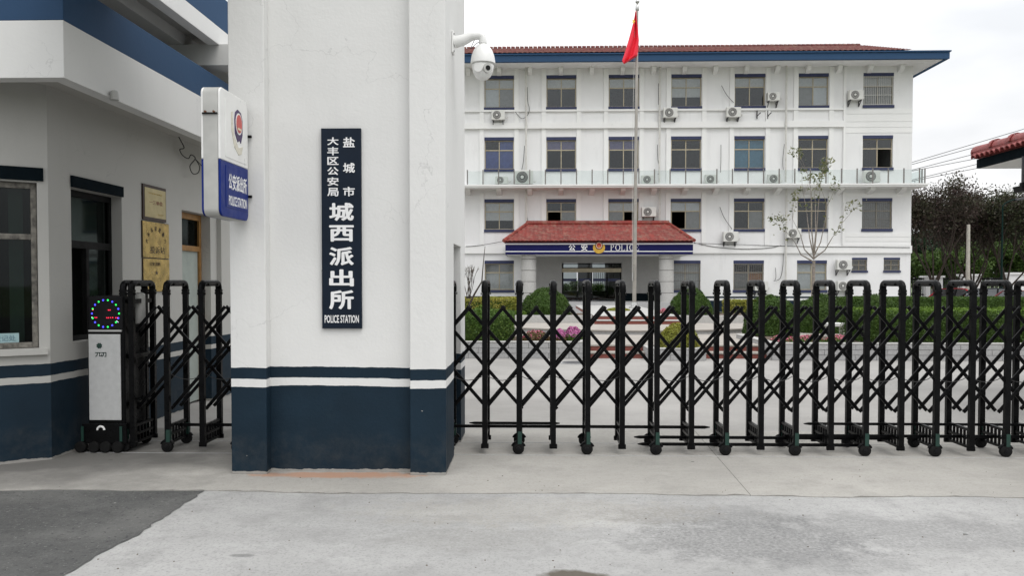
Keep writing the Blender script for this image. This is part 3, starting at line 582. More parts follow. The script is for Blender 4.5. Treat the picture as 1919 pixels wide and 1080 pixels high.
w0 = MB().lathe([(.018, -.022), (.04, -.022), (.053, -.016), (.055, 0), (.053, .016), (.04, .022), (.018, .022)], (0, 0, 0), 20, 'X').build('wheel', 'black_rubber', smooth=40)
w0.data.transform(Matrix.Rotation(R(90), 4, 'Z'))
hub0 = MB().lathe([(.004, -.03), (.02, -.028), (.022, .028), (.004, .03)], (0, 0, 0), 10, 'Y').build('hub', 'black_metal')
mg = MB(); mg.tube([(0.062*math.cos(R(a)), 0, .062*math.sin(R(a))) for a in range(20, 161, 14)], .012, 6); mg0 = mg.build('mudguard', 'black_gate')
sl0 = MB().box(-.011, .0255, -.0215, .0215, .10, .215).build('sleeve', 'green_sleeve')
ft0 = MB().box(-.036, .036, -.014, .014, .055, .10).build('foot', 'black_gate', bevel=.006)
leg0 = MB().box(-.02, .02, -.016, .016, .07, .101).build('axle_block', 'black_gate')
ym = (YN+YF)/2
def clear_src(o): bpy.data.objects.remove(o)
for k_, x in hx.items():
    hp = inst(hp0, gate, (x, ym, 0), 'hoop'); inst(ld0, hp, (x, ym, 0), 'ladder_rail')
    for y in (YN, YF):
        if k_ % 2:
            inst(sl0, hp, (x, y, 0), 'sleeve'); inst(leg0, hp, (x, y, 0), 'axle_block'); inst(w0, hp, (x-.006, y, .056), 'wheel'); inst(hub0, hp, (x-.006, y, .056), 'hub'); inst(mg0, hp, (x-.006, y, .056), 'mudguard')
        else: inst(ft0, hp, (x, y, 0), 'foot')
ZT0, ZST = 1.352, .1885
def bar_mesh(sgn):
    mb = MB(); dx, dz = 2.5*PITCHX, -5*ZST; d = Vector((sgn*dx, 0, dz)); u = d.normalized(); w = Vector((-u.z, 0, u.x))
    mb.obox(d/2, u*(d.length/2+.022), Vector((0, .008, 0)), w*.0155)
    for i in range(6):
        c = d*(i/5); mb.cyl(c-Vector((0, .018, 0)), c+Vector((0, .018, 0)), .014, n=8)
    return mb
br = {s_: bar_mesh(s_).build('scissor_bar', 'black_gate', bevel=.003) for s_ in (1, -1)}
for y, kinds in ((ym-.095, (-1,)), (ym+.095, (-1,)), (ym, (1,))):
    for k_ in range(-10, 22):
        xm = (hx[k_]+hx[k_+1])/2; sc_ = (SCL if k_ < 0 else 1, 1, 1)
        if k_ <= 19 and 1 in kinds: inst(br[1], gate, (xm, y, ZT0), 'scissor_bar', scale=sc_)
        if k_ >= -8 and -1 in kinds: inst(br[-1], gate, (xm, y, ZT0), 'scissor_bar', scale=sc_)
# end pieces near the drive unit: shorter bars
def short_bar(sgn, n, x, y):
    mb = MB(); d = Vector((sgn*n*PITCHX/2, 0, -n*ZST)); u = d.normalized(); w = Vector((-u.z, 0, u.x)); c = Vector((x, y, ZT0))+d/2
    mb.obox(c, u*(d.length/2+.02), Vector((0, .008, 0)), w*.0155); mb.build('scissor_bar', 'black_gate', gate, bevel=.003)
for y in (ym-.095, ym+.095):
    short_bar(-1, 3, hx[-9]+PL/2, y); short_bar(-1, 2, hx[-10]+PL/2, y)
for o in (hp0, ld0, w0, hub0, mg0, sl0, ft0, leg0, br[1], br[-1]): clear_src(o)
# sliding tie rods
def rod(x0, x1, y, z, r=.014):
    mb = MB(); mb.box(x0, x1, y-.009, y+.009, z-r, z+r)
    for xa, sg in ((x0, -1), (x1, 1)): mb.prism([(xa, y-.009, z-r), (xa, y-.009, z+r), (xa+sg*.05, y-.009, z+r*.3), (xa+sg*.05, y-.009, z-r*.3)], (0, .018, 0))
    mb.build('tie_rod', 'black_gate', gate)
rod(hx[-9], P(1320, 800, 7.64).x, 7.64, .215); rod(P(1198, 800, 7.60).x, hx[12], 7.60, .125); rod(P(1205, 800, 7.52).x, hx[11], 7.52, .075); rod(hx[10]-.1, hx[22], 7.66, .25, .012); rod(hx[9], hx[22], 7.56, .155)
rod(hx[0]-.12, hx[2]+.02, 7.70, .235, .012)
# thin control wire draped hoop to hoop
pts = []
for k_ in range(-9, 22):
    for j in range(6):
        t = j/6; pts.append((hx[k_]+t*(hx[k_+1]-hx[k_]), YN+.06, .735-.055*4*t*(1-t)))
MB().tube(pts, .0035, 5).build('control_wire', 'cable', gate)
# drive unit at the left end
du0, du1 = P(163, 700, 7.34).x, P(232, 700, 7.34).x; fy = 7.34
dv = MB().box(du0, du1, fy+.012, 7.82, .15, 1.47).build('drive_unit', 'black_gate', gate, bevel=.012)
fp = lambda px, py: P(px, py, fy)
a_, b_ = fp(166, 617), fp(229, 556); MB().box(a_.x, b_.x, fy+.002, fy+.0121, a_.z, b_.z).build('display', 'black_metal', dv, bevel=.004)
a_, b_ = fp(166, 622), fp(228, 618.5); MB().box(a_.x, b_.x, fy-.004, fy+.012, a_.z, b_.z).build('trim_strip', 'steel', dv)
a_, b_ = fp(167.5, 788), fp(225, 627); MB().box(a_.x, b_.x, fy+.001, fy+.0122, a_.z, b_.z).build('front_panel', 'panel_steel', dv, bevel=.003)
a_, b_ = fp(155, 832), fp(238, 795); MB().box(a_.x, b_.x, fy-.01, fy+.0125, a_.z, b_.z).build('skirt', 'black_gate', dv, bevel=.005)
MB().tube([(fp(190.5, 806).x+.033*math.cos(R(t)), fy-.014, fp(190.5, 806).z+.033*math.sin(R(t))) for t in range(0, 181, 15)], .010, 8).build('lock_ring', 'white_plastic', dv)
c = fp(186, 648.5)
mb = MB()
for i in range(8):
    a = R(45*i+22); r0, r1 = .008, .03; d1 = Vector((math.cos(a), 0, math.sin(a))); d2 = Vector((-d1.z, 0, d1.x))
    q = [c+d1*r0, c+d1*.02+d2*.010, c+d1*r1, c+d1*.02-d2*.010]; mb.prism([Vector((p.x, fy-.001, p.z)) for p in q], (0, .002, 0))
mb.box(c.x-.011, c.x+.011, fy-.0012, fy+.001, c.z-.011, c.z+.011); mb.build('logo_flower', 'green_sleeve', dv)
def stroke(mb, pix, r=.0035):
    for p_, q_ in zip(pix, pix[1:]):
        a, b = fp(*p_), fp(*q_); d = (b-a); u = d.normalized(); w = Vector((-u.z, 0, u.x)); m_ = (a+b)/2; mb.obox(Vector((m_.x, fy-.0002, m_.z)), u*(d.length/2+r), Vector((0, .0012, 0)), w*r)
mb = MB(); stroke(mb, [(179, 661.5), (188, 661.5)]); stroke(mb, [(182.5, 662), (182, 666), (179.5, 668.5)]); stroke(mb, [(186.5, 662), (186.5, 667.5), (190.5, 667.5), (190.5, 665)])
stroke(mb, [(190, 661.5), (198.5, 661.5), (198.5, 668.5), (196.5, 668.5)]); stroke(mb, [(194, 662), (193.5, 666.5), (191.5, 668.5)]); mb.build('logo_letters', 'green_sleeve', dv)
cL = fp(197.5, 588)
def leds(mat, pts, r, name):
    mb = MB()
    for (px, py) in pts: q = fp(px, py); mb.lathe([(r, 0), (r*.7, -.003), (r*.2, -.004)], (q.x, fy+.0015, q.z), 8, 'Y')
    mb.build(name, mat, dv)
ring = [(197.5+25.5*math.cos(R(a)), 588+25.5*math.sin(R(a))) for a in range(0, 360, 20)]
leds('led_green', ring[0::2], .0085, 'green_lamp'); leds('led_blue', ring[1::2], .0085, 'blue_lamp')
leds('led_red', [(203, 581.5), (206, 581.5), (174, 581), (178, 595.5), (181, 595.5), (200, 596), (203, 596), (207, 595.8), (211, 595.6), (217, 596), (220, 596)], .006, 'red_lamp')
leds('led_white', [(172, 595), (219, 602), (221, 604)], .004, 'white_lamp')
for px in (153, 178, 199.5, 222):
    q = fp(px, 845)
    wm = MB().lathe([(.026, -.03), (.046, -.03), (.053, -.022), (.055, 0), (.053, .022), (.046, .03), (.026, .03)], (q.x, fy-.002, .056), 20, 'Y').build('wheel', 'black_rubber', dv, smooth=40)
    MB().lathe([(.006, -.024), (.024, -.022), (.026, .022), (.006, .024)], (q.x, fy-.002, .056), 14, 'Y').build('axle_bar', 'bracket', dv)
for px in (156, 228): q = fp(px, 820); MB().box(q.x-.012, q.x+.012, fy-.016, fy-.0105, .11, .25).build('sleeve', 'green_sleeve', dv)
MB().lathe([(.02, 1.50), (.05, 1.485), (.052, 1.21), (.045, 1.20)], (P(262, 590, 7.58).x, 7.58, 0), 18).build('motor_can', 'grey_plastic', dv, smooth=40)
xh = hx[-11]
for z in (1.42, .9, .45): MB().box(xh-.012, hx[-10]+.012, YN+.03, YF-.03, z-.02, z+.02).build('end_link', 'black_gate', gate)
# steel running tracks let into the apron
tr = thing('gate_track', (0, 7.4, 0), 'thin steel running strips set in concrete under the gate', 'track')
for y in (7.33, 7.90): MB().box(-4.2, 7.0, y-.005, y+.005, .0, .0065).build('strip', 'granite', tr)

# ================================================================= main building
D = 42.5
bd = thing('office_building', (4, D, 0), 'four storey white office building with dark windows and red tiled roof', 'building')
colpx = [(908, 963), (1024, 1079.5), (1140.5, 1197), (1257.5, 1314), (1376, 1433), (1495.5, 1551.5), (1616.5, 1673)]
cw = [(P(a, 300, D).x, P(b, 300, D).x) for a, b in colpx]; pit = cw[1][0]-cw[0][0]
extra = [(cw[0][0]-pit*i, cw[0][1]-pit*i) for i in (2, 1)]
rz = lambda py: P(1285, py, D).z
rows = [(rz(203.5), rz(139)), (rz(320), rz(255.5)), (rz(434), rz(372.5)), (rz(548), rz(488.5))]
BX0, BX1 = cw[0][0]-pit*2-4, P(1709, 300, D).x
ZE = rz(127)
door = (P(1053, 540, D).x, P(1165, 540, D).x, .62, rz(493))
holes = []; wins = []
allc = extra+cw
for fi, (zb, zt) in enumerate(rows):
    for ci, (x0, x1) in enumerate(allc):
        c_ = ci-2
        if fi == 3 and c_ in (1, 2, 6): continue
        holes.append((x0, x1, zb, zt)); wins.append((fi, c_, x0, x1, zb, zt))
sm = [(P(1596.5, 500, D).x, P(1625, 500, D).x, rz(510.5), rz(483.5)), (P(1656, 500, D).x, P(1686.5, 500, D).x, rz(510.5), rz(483.5))]
for h in sm: holes.append(h); wins.append((4, 0, *h))
mb = MB(); wall_panel(mb, lambda u, z, d: (u, D+d, z), (BX0, BX1), (0, ZE+.6), holes+[door], .22)
mb.build('facade_wall', 'far_base_paint', bd)
mb = MB(); mb.box(BX1-.3, BX1, D+.001, D+12, 0, ZE+.6); mb.box(BX0, BX0+.3, D+.001, D+12, 0, ZE+.6); wall_panel(mb, lambda u, z, d: (u, D+11.7+d, z), (BX0+.3, BX1-.3), (0, ZE+.6), [(P(1056, 530, D+11.7).x, P(1083, 530, D+11.7).x, 1.0, 2.9), (P(1110, 530, D+11.7).x, P(1134, 530, D+11.7).x, 1.0, 3.1)], .3); mb.build('side_walls', 'white_wall_far', bd)
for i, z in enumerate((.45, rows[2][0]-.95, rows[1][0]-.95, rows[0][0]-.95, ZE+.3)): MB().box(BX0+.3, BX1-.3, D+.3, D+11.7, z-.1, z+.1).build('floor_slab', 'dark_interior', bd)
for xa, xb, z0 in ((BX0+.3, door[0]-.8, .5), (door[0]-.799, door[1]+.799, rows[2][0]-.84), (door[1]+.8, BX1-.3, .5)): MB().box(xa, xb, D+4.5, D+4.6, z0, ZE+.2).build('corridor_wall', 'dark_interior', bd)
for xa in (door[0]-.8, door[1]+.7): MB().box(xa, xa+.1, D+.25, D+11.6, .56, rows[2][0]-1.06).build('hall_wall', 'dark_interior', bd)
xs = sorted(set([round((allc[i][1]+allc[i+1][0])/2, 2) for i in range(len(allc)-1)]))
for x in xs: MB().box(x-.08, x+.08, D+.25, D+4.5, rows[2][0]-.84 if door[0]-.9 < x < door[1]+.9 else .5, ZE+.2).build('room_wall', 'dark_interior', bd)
# windows
bl = {'g': 'curtain_light', 'w': 'curtain_white', 'm': 'curtain_mid', 'b': 'curtain_blue', 'p': 'curtain_purple', 't': 'curtain_teal', 'o': 'orange_board'}
spec = {(0,0):'ggwm',(0,1):'ggdd',(0,2):'ggdd',(0,3):'gghh',(0,4):'ggdd',(0,5):'ggmw',(0,6):'ggmmG',(1,0):'dbbb',(1,1):'ppdd',(1,2):'ppdd',(1,3):'dddd',(1,4):'tttt',(1,5):'dddd',(1,6):'dddx',
        (2,0):'gghh',(2,1):'ddxm',(2,2):'ggmx',(2,3):'wwxm',(2,4):'dddm',(2,5):'dddd',(2,6):'mmmmG',(3,0):'mmgg',(3,3):'ggggG',(3,4):'ddmoG',(3,5):'gggg',(4,0):'mmmmS',(4,1):'mmmmS'}
for (fi, c_, x0, x1, zb, zt) in wins:
    sp_ = spec.get((fi, c_ if fi < 4 else (0 if x0 < sm[1][0]-.1 else 1)), 'ddgd'); small = 'S' in sp_; grille = 'G' in sp_ or small
    lb_ = .16 if not small else .10; sb_ = .12 if not small else .08
    MB().box(x0-.002, x1+.002, D-.012, D+.05, zt-lb_, zt+.004).build('lintel', 'navy_trim', bd)
    MB().box(x0-.03, x1+.03, D-.06, D+.10, zb-.02, zb+sb_).build('sill', 'navy_trim', bd)
    a, b, lo, hi = x0+.004, x1-.004, zb+sb_, zt-lb_; t = .045; tr_ = hi-(hi-lo)*.34; m_ = (a+b)/2
    if small: tr_ = (lo+hi)/2
    mb = MB(); fy0, fy1 = D+.10, D+.16
    for r4 in ((a, a+t, lo, hi), (b-t, b, lo, hi), (a+t, b-t, lo, lo+t), (a+t, b-t, hi-t, hi), (a+t, b-t, tr_-t*.6, tr_+t*.6), (m_-t*.5, m_+t*.5, lo+t, tr_-t*.6), (m_-t*.5, m_+t*.5, tr_+t*.6, hi-t)): mb.box(r4[0], r4[1], fy0, fy1, r4[2], r4[3])
    wo = mb.build('window', 'alu_beige', bd)
    cells = ((a+t, m_-t*.5, tr_+t*.6, hi-t), (m_+t*.5, b-t, tr_+t*.6, hi-t), (a+t, m_-t*.5, lo+t, tr_-t*.6), (m_+t*.5, b-t, lo+t, tr_-t*.6))
    for ch_, (p0, p1, p2, p3) in zip(sp_, cells):
        if ch_ != 'x': MB().box(p0, p1, D+.125, D+.131, p2, p3).build('pane', 'window_glass', wo)
        if ch_ in bl: MB().box(p0-.005, p1+.005, D+.145, D+.155, p2-.01, p3+.01).build('curtain', bl[ch_], wo)
        if ch_ == 'h': MB().box(p0-.005, p1+.005, D+.145, D+.155, p2+(p3-p2)*.5, p3+.01).build('blind', 'curtain_light', wo)
        if ch_ == 't' and p3 < tr_: pass
        if ch_ == 'x': MB().box(p0-.0, p0+.03, D+.14, D+.165, p2, p3).build('sash', 'alu_beige', wo)
    if grille:
        mb = MB(); n_ = 16 if not small else 9
        for i in range(n_): xx = a+(b-a)*(i+.5)/n_; mb.box(xx-.009, xx+.009, D-.01, D+.008, lo, hi)
        for z in ([lo+.05, lo+(hi-lo)*.35, tr_, hi-.05] if not small else [lo+.03, (lo+hi)/2, hi-.03]): mb.box(a, b, D-.022, D-.0105, z-.012, z+.012)
        mb.build('window_grille', 'pipe_grey' if fi == 0 else 'steel_dark', wo)
# pilaster strips and ledges
ZL4a, ZL4b = rz(206), rz(229); ZL3 = rz(240); ZBAL = P(1285, 347, D-1.05).z; ZL1a, ZL1b = rz(461), rz(475)
RB = P(1579, 300, D).x
pr = .07
MB().box(BX0, RB, D-.10, D-.0, ZL4a-.05, ZL4a+.05).build('ledge', 'white_trim', bd)
MB().box(BX0, RB, D-.16, D-.0, ZL3, ZL4b).build('ledge', 'white_trim', bd)
MB().box(BX0, BX1+.02, D-.10, D-.0, ZL1b, ZL1a).build('ledge', 'white_trim', bd)
for (x0, x1) in allc:
    if x0 > RB: continue
    for xa, xb in ((x0-.26, x0-.03), (x1+.03, x1+.26)):
        MB().box(xa, xb, D-pr, D, ZL4a+.052, ZE).build('pilaster', 'white_trim', bd); MB().box(xa, xb, D-pr, D, ZL4b+.002, ZL4a-.052).build('pilaster', 'white_trim', bd)
        MB().box(xa, xb, D-pr, D, ZBAL+.05, ZL3-.002).build('pilaster', 'white_trim', bd); MB().box(xa, xb, D-pr, D, ZL1a+.002, ZBAL-.25).build('pilaster', 'white_trim', bd)
MB().box(RB, RB+.12, D-.11, D, ZL1a+.002, ZBAL-.25).build('pilaster', 'white_trim', bd); MB().box(RB, RB+.12, D-.11, D, ZBAL+.05, ZE).build('pilaster', 'white_trim', bd)
for pa, pb in ((206, 215), (216, 229.5), (230.5, 240), (241, 250.5), (362, 370.5), (437, 444.5), (445.5, 453), (454, 460)):        # proud plaster courses of the right bay
    MB().box(RB+.13, BX1-.002, D-.02, D, rz(pb), rz(pa)).build('course', 'white_trim', bd)
# eaves, soffit, corbels, roof
OV = 1.45; EXR = P(1780, 100, D-OV).x; EXL = BX0-1.2
zf0, zf1 = P(1285, 113, D-OV).z, P(1285, 98, D-OV).z
MB().box(EXL, EXR, D-OV+.2, D+13, zf0+.02, zf0+.2).build('eave_soffit', 'white_wall_far', bd)
MB().box(EXL, EXR, D-OV, D-OV+.199, zf0, zf1-.06).build('eave_fascia', 'blue_fascia', bd); MB().box(EXL-.03, EXR+.06, D-OV-.06, D-OV+.25, zf1-.06, zf1).build('eave_lip', 'blue_fascia', bd)
MB().box(EXR-.199, EXR-.0, D-OV+.2, D+13, zf0, zf1-.06).build('eave_fascia', 'blue_fascia', bd)
MB().box(EXL, EXR, D-OV+.26, D+13, zf1-.2, zf1-.08).build('roof_deck', 'grey_concrete', bd)
cbx = [PX_ for PX_ in range(877, 1720, 58)]
for px in cbx:
    x = P(px, 130, D-.2).x; mb = MB(); mb.prism([(x-.11, D-.42, zf0+.02), (x-.11, D-.42, zf0-.06), (x-.11, D-.3, zf0-.22), (x-.11, D, zf0-.34), (x-.11, D, zf0+.02)], (.22, 0, 0)); mb.build('corbel', 'white_wall_far', bd)
def tile_sheet(name, x0, x1, y0, z0, y1, z1, pitch, rowlen, mat, parent, left=None, right=None, amp=.03, kind='stuff'):
    """corrugated tiles rising from (y0, z0) to (y1, z1); left/right(t) trim the ends (hip)"""
    L_ = math.hypot(y1-y0, z1-z0); nr = max(1, round(L_/rowlen)); seg = 6; nx = int((x1-x0)/pitch*seg)
    V = []; Fq = []
    ny, nz_ = -(z1-z0)/L_, (y1-y0)/L_
    for r in range(nr):
        for e in (0, 1):
            t = (r+e)/nr; lift = .028*(1-e)+.002
            xa = x0 if left is None else left(t); xb = x1 if right is None else right(t)
            xs_ = np.clip(np.linspace(x0, x1, nx+1), xa, xb); a = amp*np.abs(np.sin(np.pi*(np.linspace(x0, x1, nx+1)-x0)/pitch))+lift
            V.append(np.stack([xs_, y0+(y1-y0)*t+ny*a, z0+(z1-z0)*t+nz_*a], 1))
        b0 = 2*r*(nx+1); i = np.arange(nx); Fq.append(np.stack([b0+i, b0+i+1, b0+nx+1+i+1, b0+nx+1+i], 1))
        if r: i = np.arange(nx); p_ = b0-(nx+1); Fq.append(np.stack([p_+i, p_+i+1, b0+i+1, b0+i], 1))
    o = fastmesh(name, np.concatenate(V), np.concatenate(Fq), mat, parent); o['kind'] = kind; return o
yr0, yr1 = D-OV+.02, D-OV+6.3; zr1 = zf1+6.3*math.tan(R(18.3))
TXR = P(1711, 96, D-OV+.1).x
rf = MB().add([(EXL, yr0, zf1+.005), (TXR, yr0, zf1+.005), (TXR, yr1, zr1-.02), (EXL, yr1, zr1-.02), (EXL, yr1+6, zf1), (TXR, yr1+6, zf1)], [(0, 1, 2, 3), (3, 2, 5, 4), (1, 5, 2), (0, 3, 4)]).build('roof', 'roof_tile_far', bd)
tile_sheet('roof_tiles', EXL, TXR, yr0, zf1+.02, yr1, zr1, .26, .36, 'roof_tile_far', rf)
mb = MB(); n_ = int((TXR-EXL)/.26)
for i in range(n_):
    x = EXL+.26*i; mb.cyl((x+.02, yr1, zr1+.06), (x+.24, yr1, zr1+.06), .09, .075, 7)
o = mb.build('ridge_caps', 'roof_tile_far', rf); o['kind'] = 'stuff'
# balcony slab, corbels, glass railing
BO = 1.05; BXR = P(1739, 345, D-BO).x
mb = MB(); mb.box(BX0-.3, BXR, D-BO, D-.001, ZBAL-.10, ZBAL+.05); mb.box(BX1+.001, BXR, D-.001, D+6, ZBAL-.10, ZBAL+.05); mb.box(BX0-.3, BXR+.05, D-BO-.05, D-BO-.001, ZBAL-.02, ZBAL+.06); mb.build('balcony_slab', 'white_trim', bd)
for px in range(877, 1715, 58):
    x = P(px, 355, D-.3).x; mb = MB(); mb.prism([(x-.13, D-.75, ZBAL-.10), (x-.13, D-.65, ZBAL-.22), (x-.13, D-.0, ZBAL-.40), (x-.13, D-.0, ZBAL-.10)], (.26, 0, 0)); mb.build('corbel', 'white_trim', bd)
zt_ = P(1285, 318.5, D-BO+.12).z
rail = MB().box(BX0-.2, BXR-.12, D-BO+.10, D-BO+.12, ZBAL+.0505, ZBAL+.07).build('balcony_railing', 'steel', bd)
xsP = [P(px, 330, D-BO+.1).x for px in [876+29.2*i for i in range(30)]]; xsP = [x for x in xsP if x < BXR-.1]+[BXR-.12]
for x in xsP: MB().box(x-.03, x+.03, D-BO+.06, D-BO+.0995, ZBAL+.0505, zt_+.04).build('railing_post', 'steel_dark', rail)
for xa, xb in zip(xsP, xsP[1:]): MB().box(xa+.035, xb-.035, D-BO+.104, D-BO+.116, ZBAL+.0705, zt_-.02).build('glass_panel', 'rail_glass', rail)
for i in range(4):
    y = D-BO+.35+i*1.2; MB().box(BXR-.15, BXR-.10, y, y+.05, ZBAL+.051, zt_+.04).build('railing_post', 'steel_dark', rail)
    if i < 3: MB().box(BXR-.13, BXR-.118, y+.06, y+1.14, ZBAL+.071, zt_-.02).build('glass_panel', 'rail_glass', rail)
# downpipes
for (px, segs) in ((986, [(122, 345), (352, 470)]), (1236, [(124, 345), (352, 470)]), (1473, [(122, 345), (352, 540)])):
    for (pa, pb) in segs:
        x = P(px, (pa+pb)/2, D-.2).x; MB().tube([(x+.12, D-.25, rz(pa)+.02), (x, D-.22, rz(pa)-.12), (x, D-.22, rz((pa+pb)/2)), (x, D-.22, rz(pb)+.05)], .05, 8).build('downpipe', 'pipe_grey', bd, smooth=True)
# wall cables
def wcable(pp, y=D-.12, r=.018): MB().tube(smooth_path([P(a, b, y) for a, b in pp], 4), r, 5).build('wall_cable', 'cable', bd)
for pp in ([(988, 163), (989, 190), (992, 203), (989, 215), (978, 222), (966, 210)], [(983, 273), (981, 300), (978, 318)], [(1232, 271), (1233, 300), (1236, 318), (1233, 327)], [(1351, 271), (1351, 300), (1350, 323)], [(1470, 270), (1467, 300), (1468, 318)], [(1234, 156), (1234, 196)],
           [(1352, 160), (1362, 178), (1375, 192)], [(987, 398), (988, 410), (991, 418)], [(1349, 388), (1357, 408), (1372, 430)], [(1300, 455), (1340, 463), (1390, 467), (1440, 465), (1464, 460)], [(873, 462), (900, 460), (945, 452)], [(1453, 502), (1454, 520), (1452, 525)], [(1468, 476), (1467, 500), (1462, 522), (1450, 527)], [(1300, 456), (1500, 462), (1600, 463), (1705, 464)]): wcable(pp, r=.014)
# ---- entrance canopy (part of the building)
CY = 39.4; c0, c1 = P(947, 463, CY), P(1299, 463, CY)
za, zb2 = P(1123, 477, CY).z, P(1123, 454, CY).z
can = MB().box(c0.x, c1.x, CY, D-.002, za, zb2).build('entrance_canopy', 'canopy_blue', bd, bevel=.02)
for (p0, p1) in ((458.5, 456), (472.2, 470.6)): MB().box(c0.x-.006, c1.x+.006, CY-.012, CY+.0, P(1123, p0, CY).z, P(1123, p1, CY).z).build('white_stripe', 'white_letter', can)
MB().box(c0.x+.05, c1.x-.05, CY+.05, D-.003, za-.01, za-.001).build('canopy_ceiling', 'white_wall_far', can)
ez0 = zb2+.02; rL, rR = P(988, 420, D-.25), P(1252, 420, D-.25); ex0, ex1 = P(944, 455, CY-.18).x, P(1301, 455, CY-.18).x
ytop, ztop = D-.28, P(1120, 421, D-.28).z
nL = lambda t: ex0+(rL.x-ex0)*t; nR = lambda t: ex1+(rR.x-ex1)*t
MB().add([(ex0, CY-.18, ez0-.01), (ex1, CY-.18, ez0-.01), (rR.x, ytop, ztop-.02), (rL.x, ytop, ztop-.02), (ex0, D-.01, ez0-.01), (ex1, D-.01, ez0-.01)], [(0, 1, 2, 3), (0, 3, 4), (1, 5, 2), (0, 4, 5, 1)]).build('canopy_roof_deck', 'roof_tile', can)
tile_sheet('canopy_tiles', ex0, ex1, CY-.18, ez0, ytop, ztop, .205, .34, 'roof_tile', can, nL, nR, .035)
MB().tube([(rL.x-.05, ytop, ztop+.08), (rR.x+.05, ytop, ztop+.08)], .13, 8).build('ridge_cap', 'roof_tile', can)
for a_, b_ in (((ex0, CY-.18, ez0+.05), (rL.x, ytop, ztop+.06)), ((ex1, CY-.18, ez0+.05), (rR.x, ytop, ztop+.06))): MB().tube([a_, b_], .09, 8).build('hip_cap', 'roof_tile', can)
for c, (p0, p1) in zip('公安', ((1066, 1078), (1089, 1101))):
    a_, b_ = P(p0, 470, CY-.012), P(p1, 457.5, CY-.012); letter(c, (a_.x, CY-.013, a_.z), (1, 0, 0), (0, 0, 1), b_.x-a_.x, b_.z-a_.z, 'white_letter', can, .022, .01)
# serif capitals drawn from strokes
def serif(px0, px1, shapes):
    a_, b_ = P(px0, 470, CY-.012), P(px1, 458, CY-.012); w_, h_ = b_.x-a_.x, b_.z-a_.z; mb = MB()
    for (kind, *q) in shapes:
        if kind == 'r': mb.box(a_.x+q[0]*w_, a_.x+q[1]*w_, CY-.02, CY-.012, a_.z+q[2]*h_, a_.z+q[3]*h_)
        else:
            cx, cz, rx, rz_, t0, t1, th = q; n = 14
            for i in range(n):
                t_a, t_b = R(t0+(t1-t0)*i/n), R(t0+(t1-t0)*(i+1)/n); f_ = lambda t, s_: (a_.x+(cx+(rx*s_)*math.cos(t))*w_, CY-.02, a_.z+(cz+(rz_*(.5+.5*s_) if s_ < 1 else rz_)*math.sin(t))*h_)
                mb.prism([f_(t_a, 1), f_(t_b, 1), f_(t_b, 1-th), f_(t_a, 1-th)], (0, .008, 0))
    mb.build('lettering', 'white_letter', can)
st = [('r', .1, .26, 0, 1), ('r', 0, .36, 0, .07), ('r', 0, .36, .93, 1)]
serif(1144, 1151.5, st+[('a', .26, .73, .62, .27, -90, 90, .28)])
serif(1153, 1162.5, [('a', .5, .5, .5, .5, 0, 360, .3)])
serif(1164, 1171.5, st+[('r', .26, .95, 0, .07), ('r', .88, .95, 0, .3)])
serif(1173, 1177.5, [('r', .32, .7, 0, 1), ('r', 0, 1, 0, .07), ('r', 0, 1, .93, 1)])
serif(1179, 1188, [('a', .55, .5, .52, .5, 45, 315, .3), ('r', .82, .92, .68, .95)])
serif(1190, 1198, st+[('r', .26, .9, 0, .07), ('r', .26, .85, .93, 1), ('r', .26, .65, .47, .54), ('r', .83, .9, 0, .28), ('r', .78, .85, .72, 1)])
# police badge
bc = P(1122.5, 463.5, CY-.02)
def plate(pts, y, th, mat, parent, name): return MB().prism([(bc.x+a, y, bc.z+b) for a, b in pts], (0, th, 0)).build(name, mat, parent)
wr = []
for i in range(41):
    a = R(150+240*i/40); r = .285*(1+.06*(i % 2)); wr.append((r*math.cos(a), r*.98*math.sin(a)-.02))
wr += [(.13, .10), (0, .0), (-.13, .10)]
bg_ = plate(wr, CY-.03, .02, 'gold', can, 'police_badge')
plate([(-.17, .19), (-.09, .25), (0, .28), (.09, .25), (.17, .19), (.19, .05), (.13, -.08), (0, -.12), (-.13, -.08), (-.19, .05)], CY-.04, .009, 'badge_maroon', bg_, 'badge_shield')
plate([(.145*math.cos(R(12*i)), .155*math.sin(R(12*i))+.09) for i in range(30)], CY-.046, .0055, 'badge_cream', bg_, 'badge_ring')
plate([(.115*math.cos(R(12*i)), .122*math.sin(R(12*i))+.09) for i in range(30)], CY-.051, .0045, 'badge_red', bg_, 'badge_disc')
plate([(-.05, .02), (.05, .02), (.05, .05), (.02, .07), (-.02, .07), (-.05, .05)], CY-.054, .0028, 'gold', bg_, 'badge_gate')
for px in (991, 1248.5):
    x = P(px, 510, CY+.6).x; w_ = .37; yc = CY+.6
    for i in range(6):
        z0 = .5+i*.56; z1 = min(z0+.545, za-.012)
        if z1 > z0: MB().lathe([(w_-.02, z0), (w_, z0+.015), (w_, z1-.015), (w_-.02, z1)], (x, yc, 0), 32).build('column_block', 'granite_light', can, smooth=30)
    MB().lathe([(w_-.03, .4), (w_-.03, za-.011)], (x, yc, 0), 24).build('column_core', 'joint_dark', can)
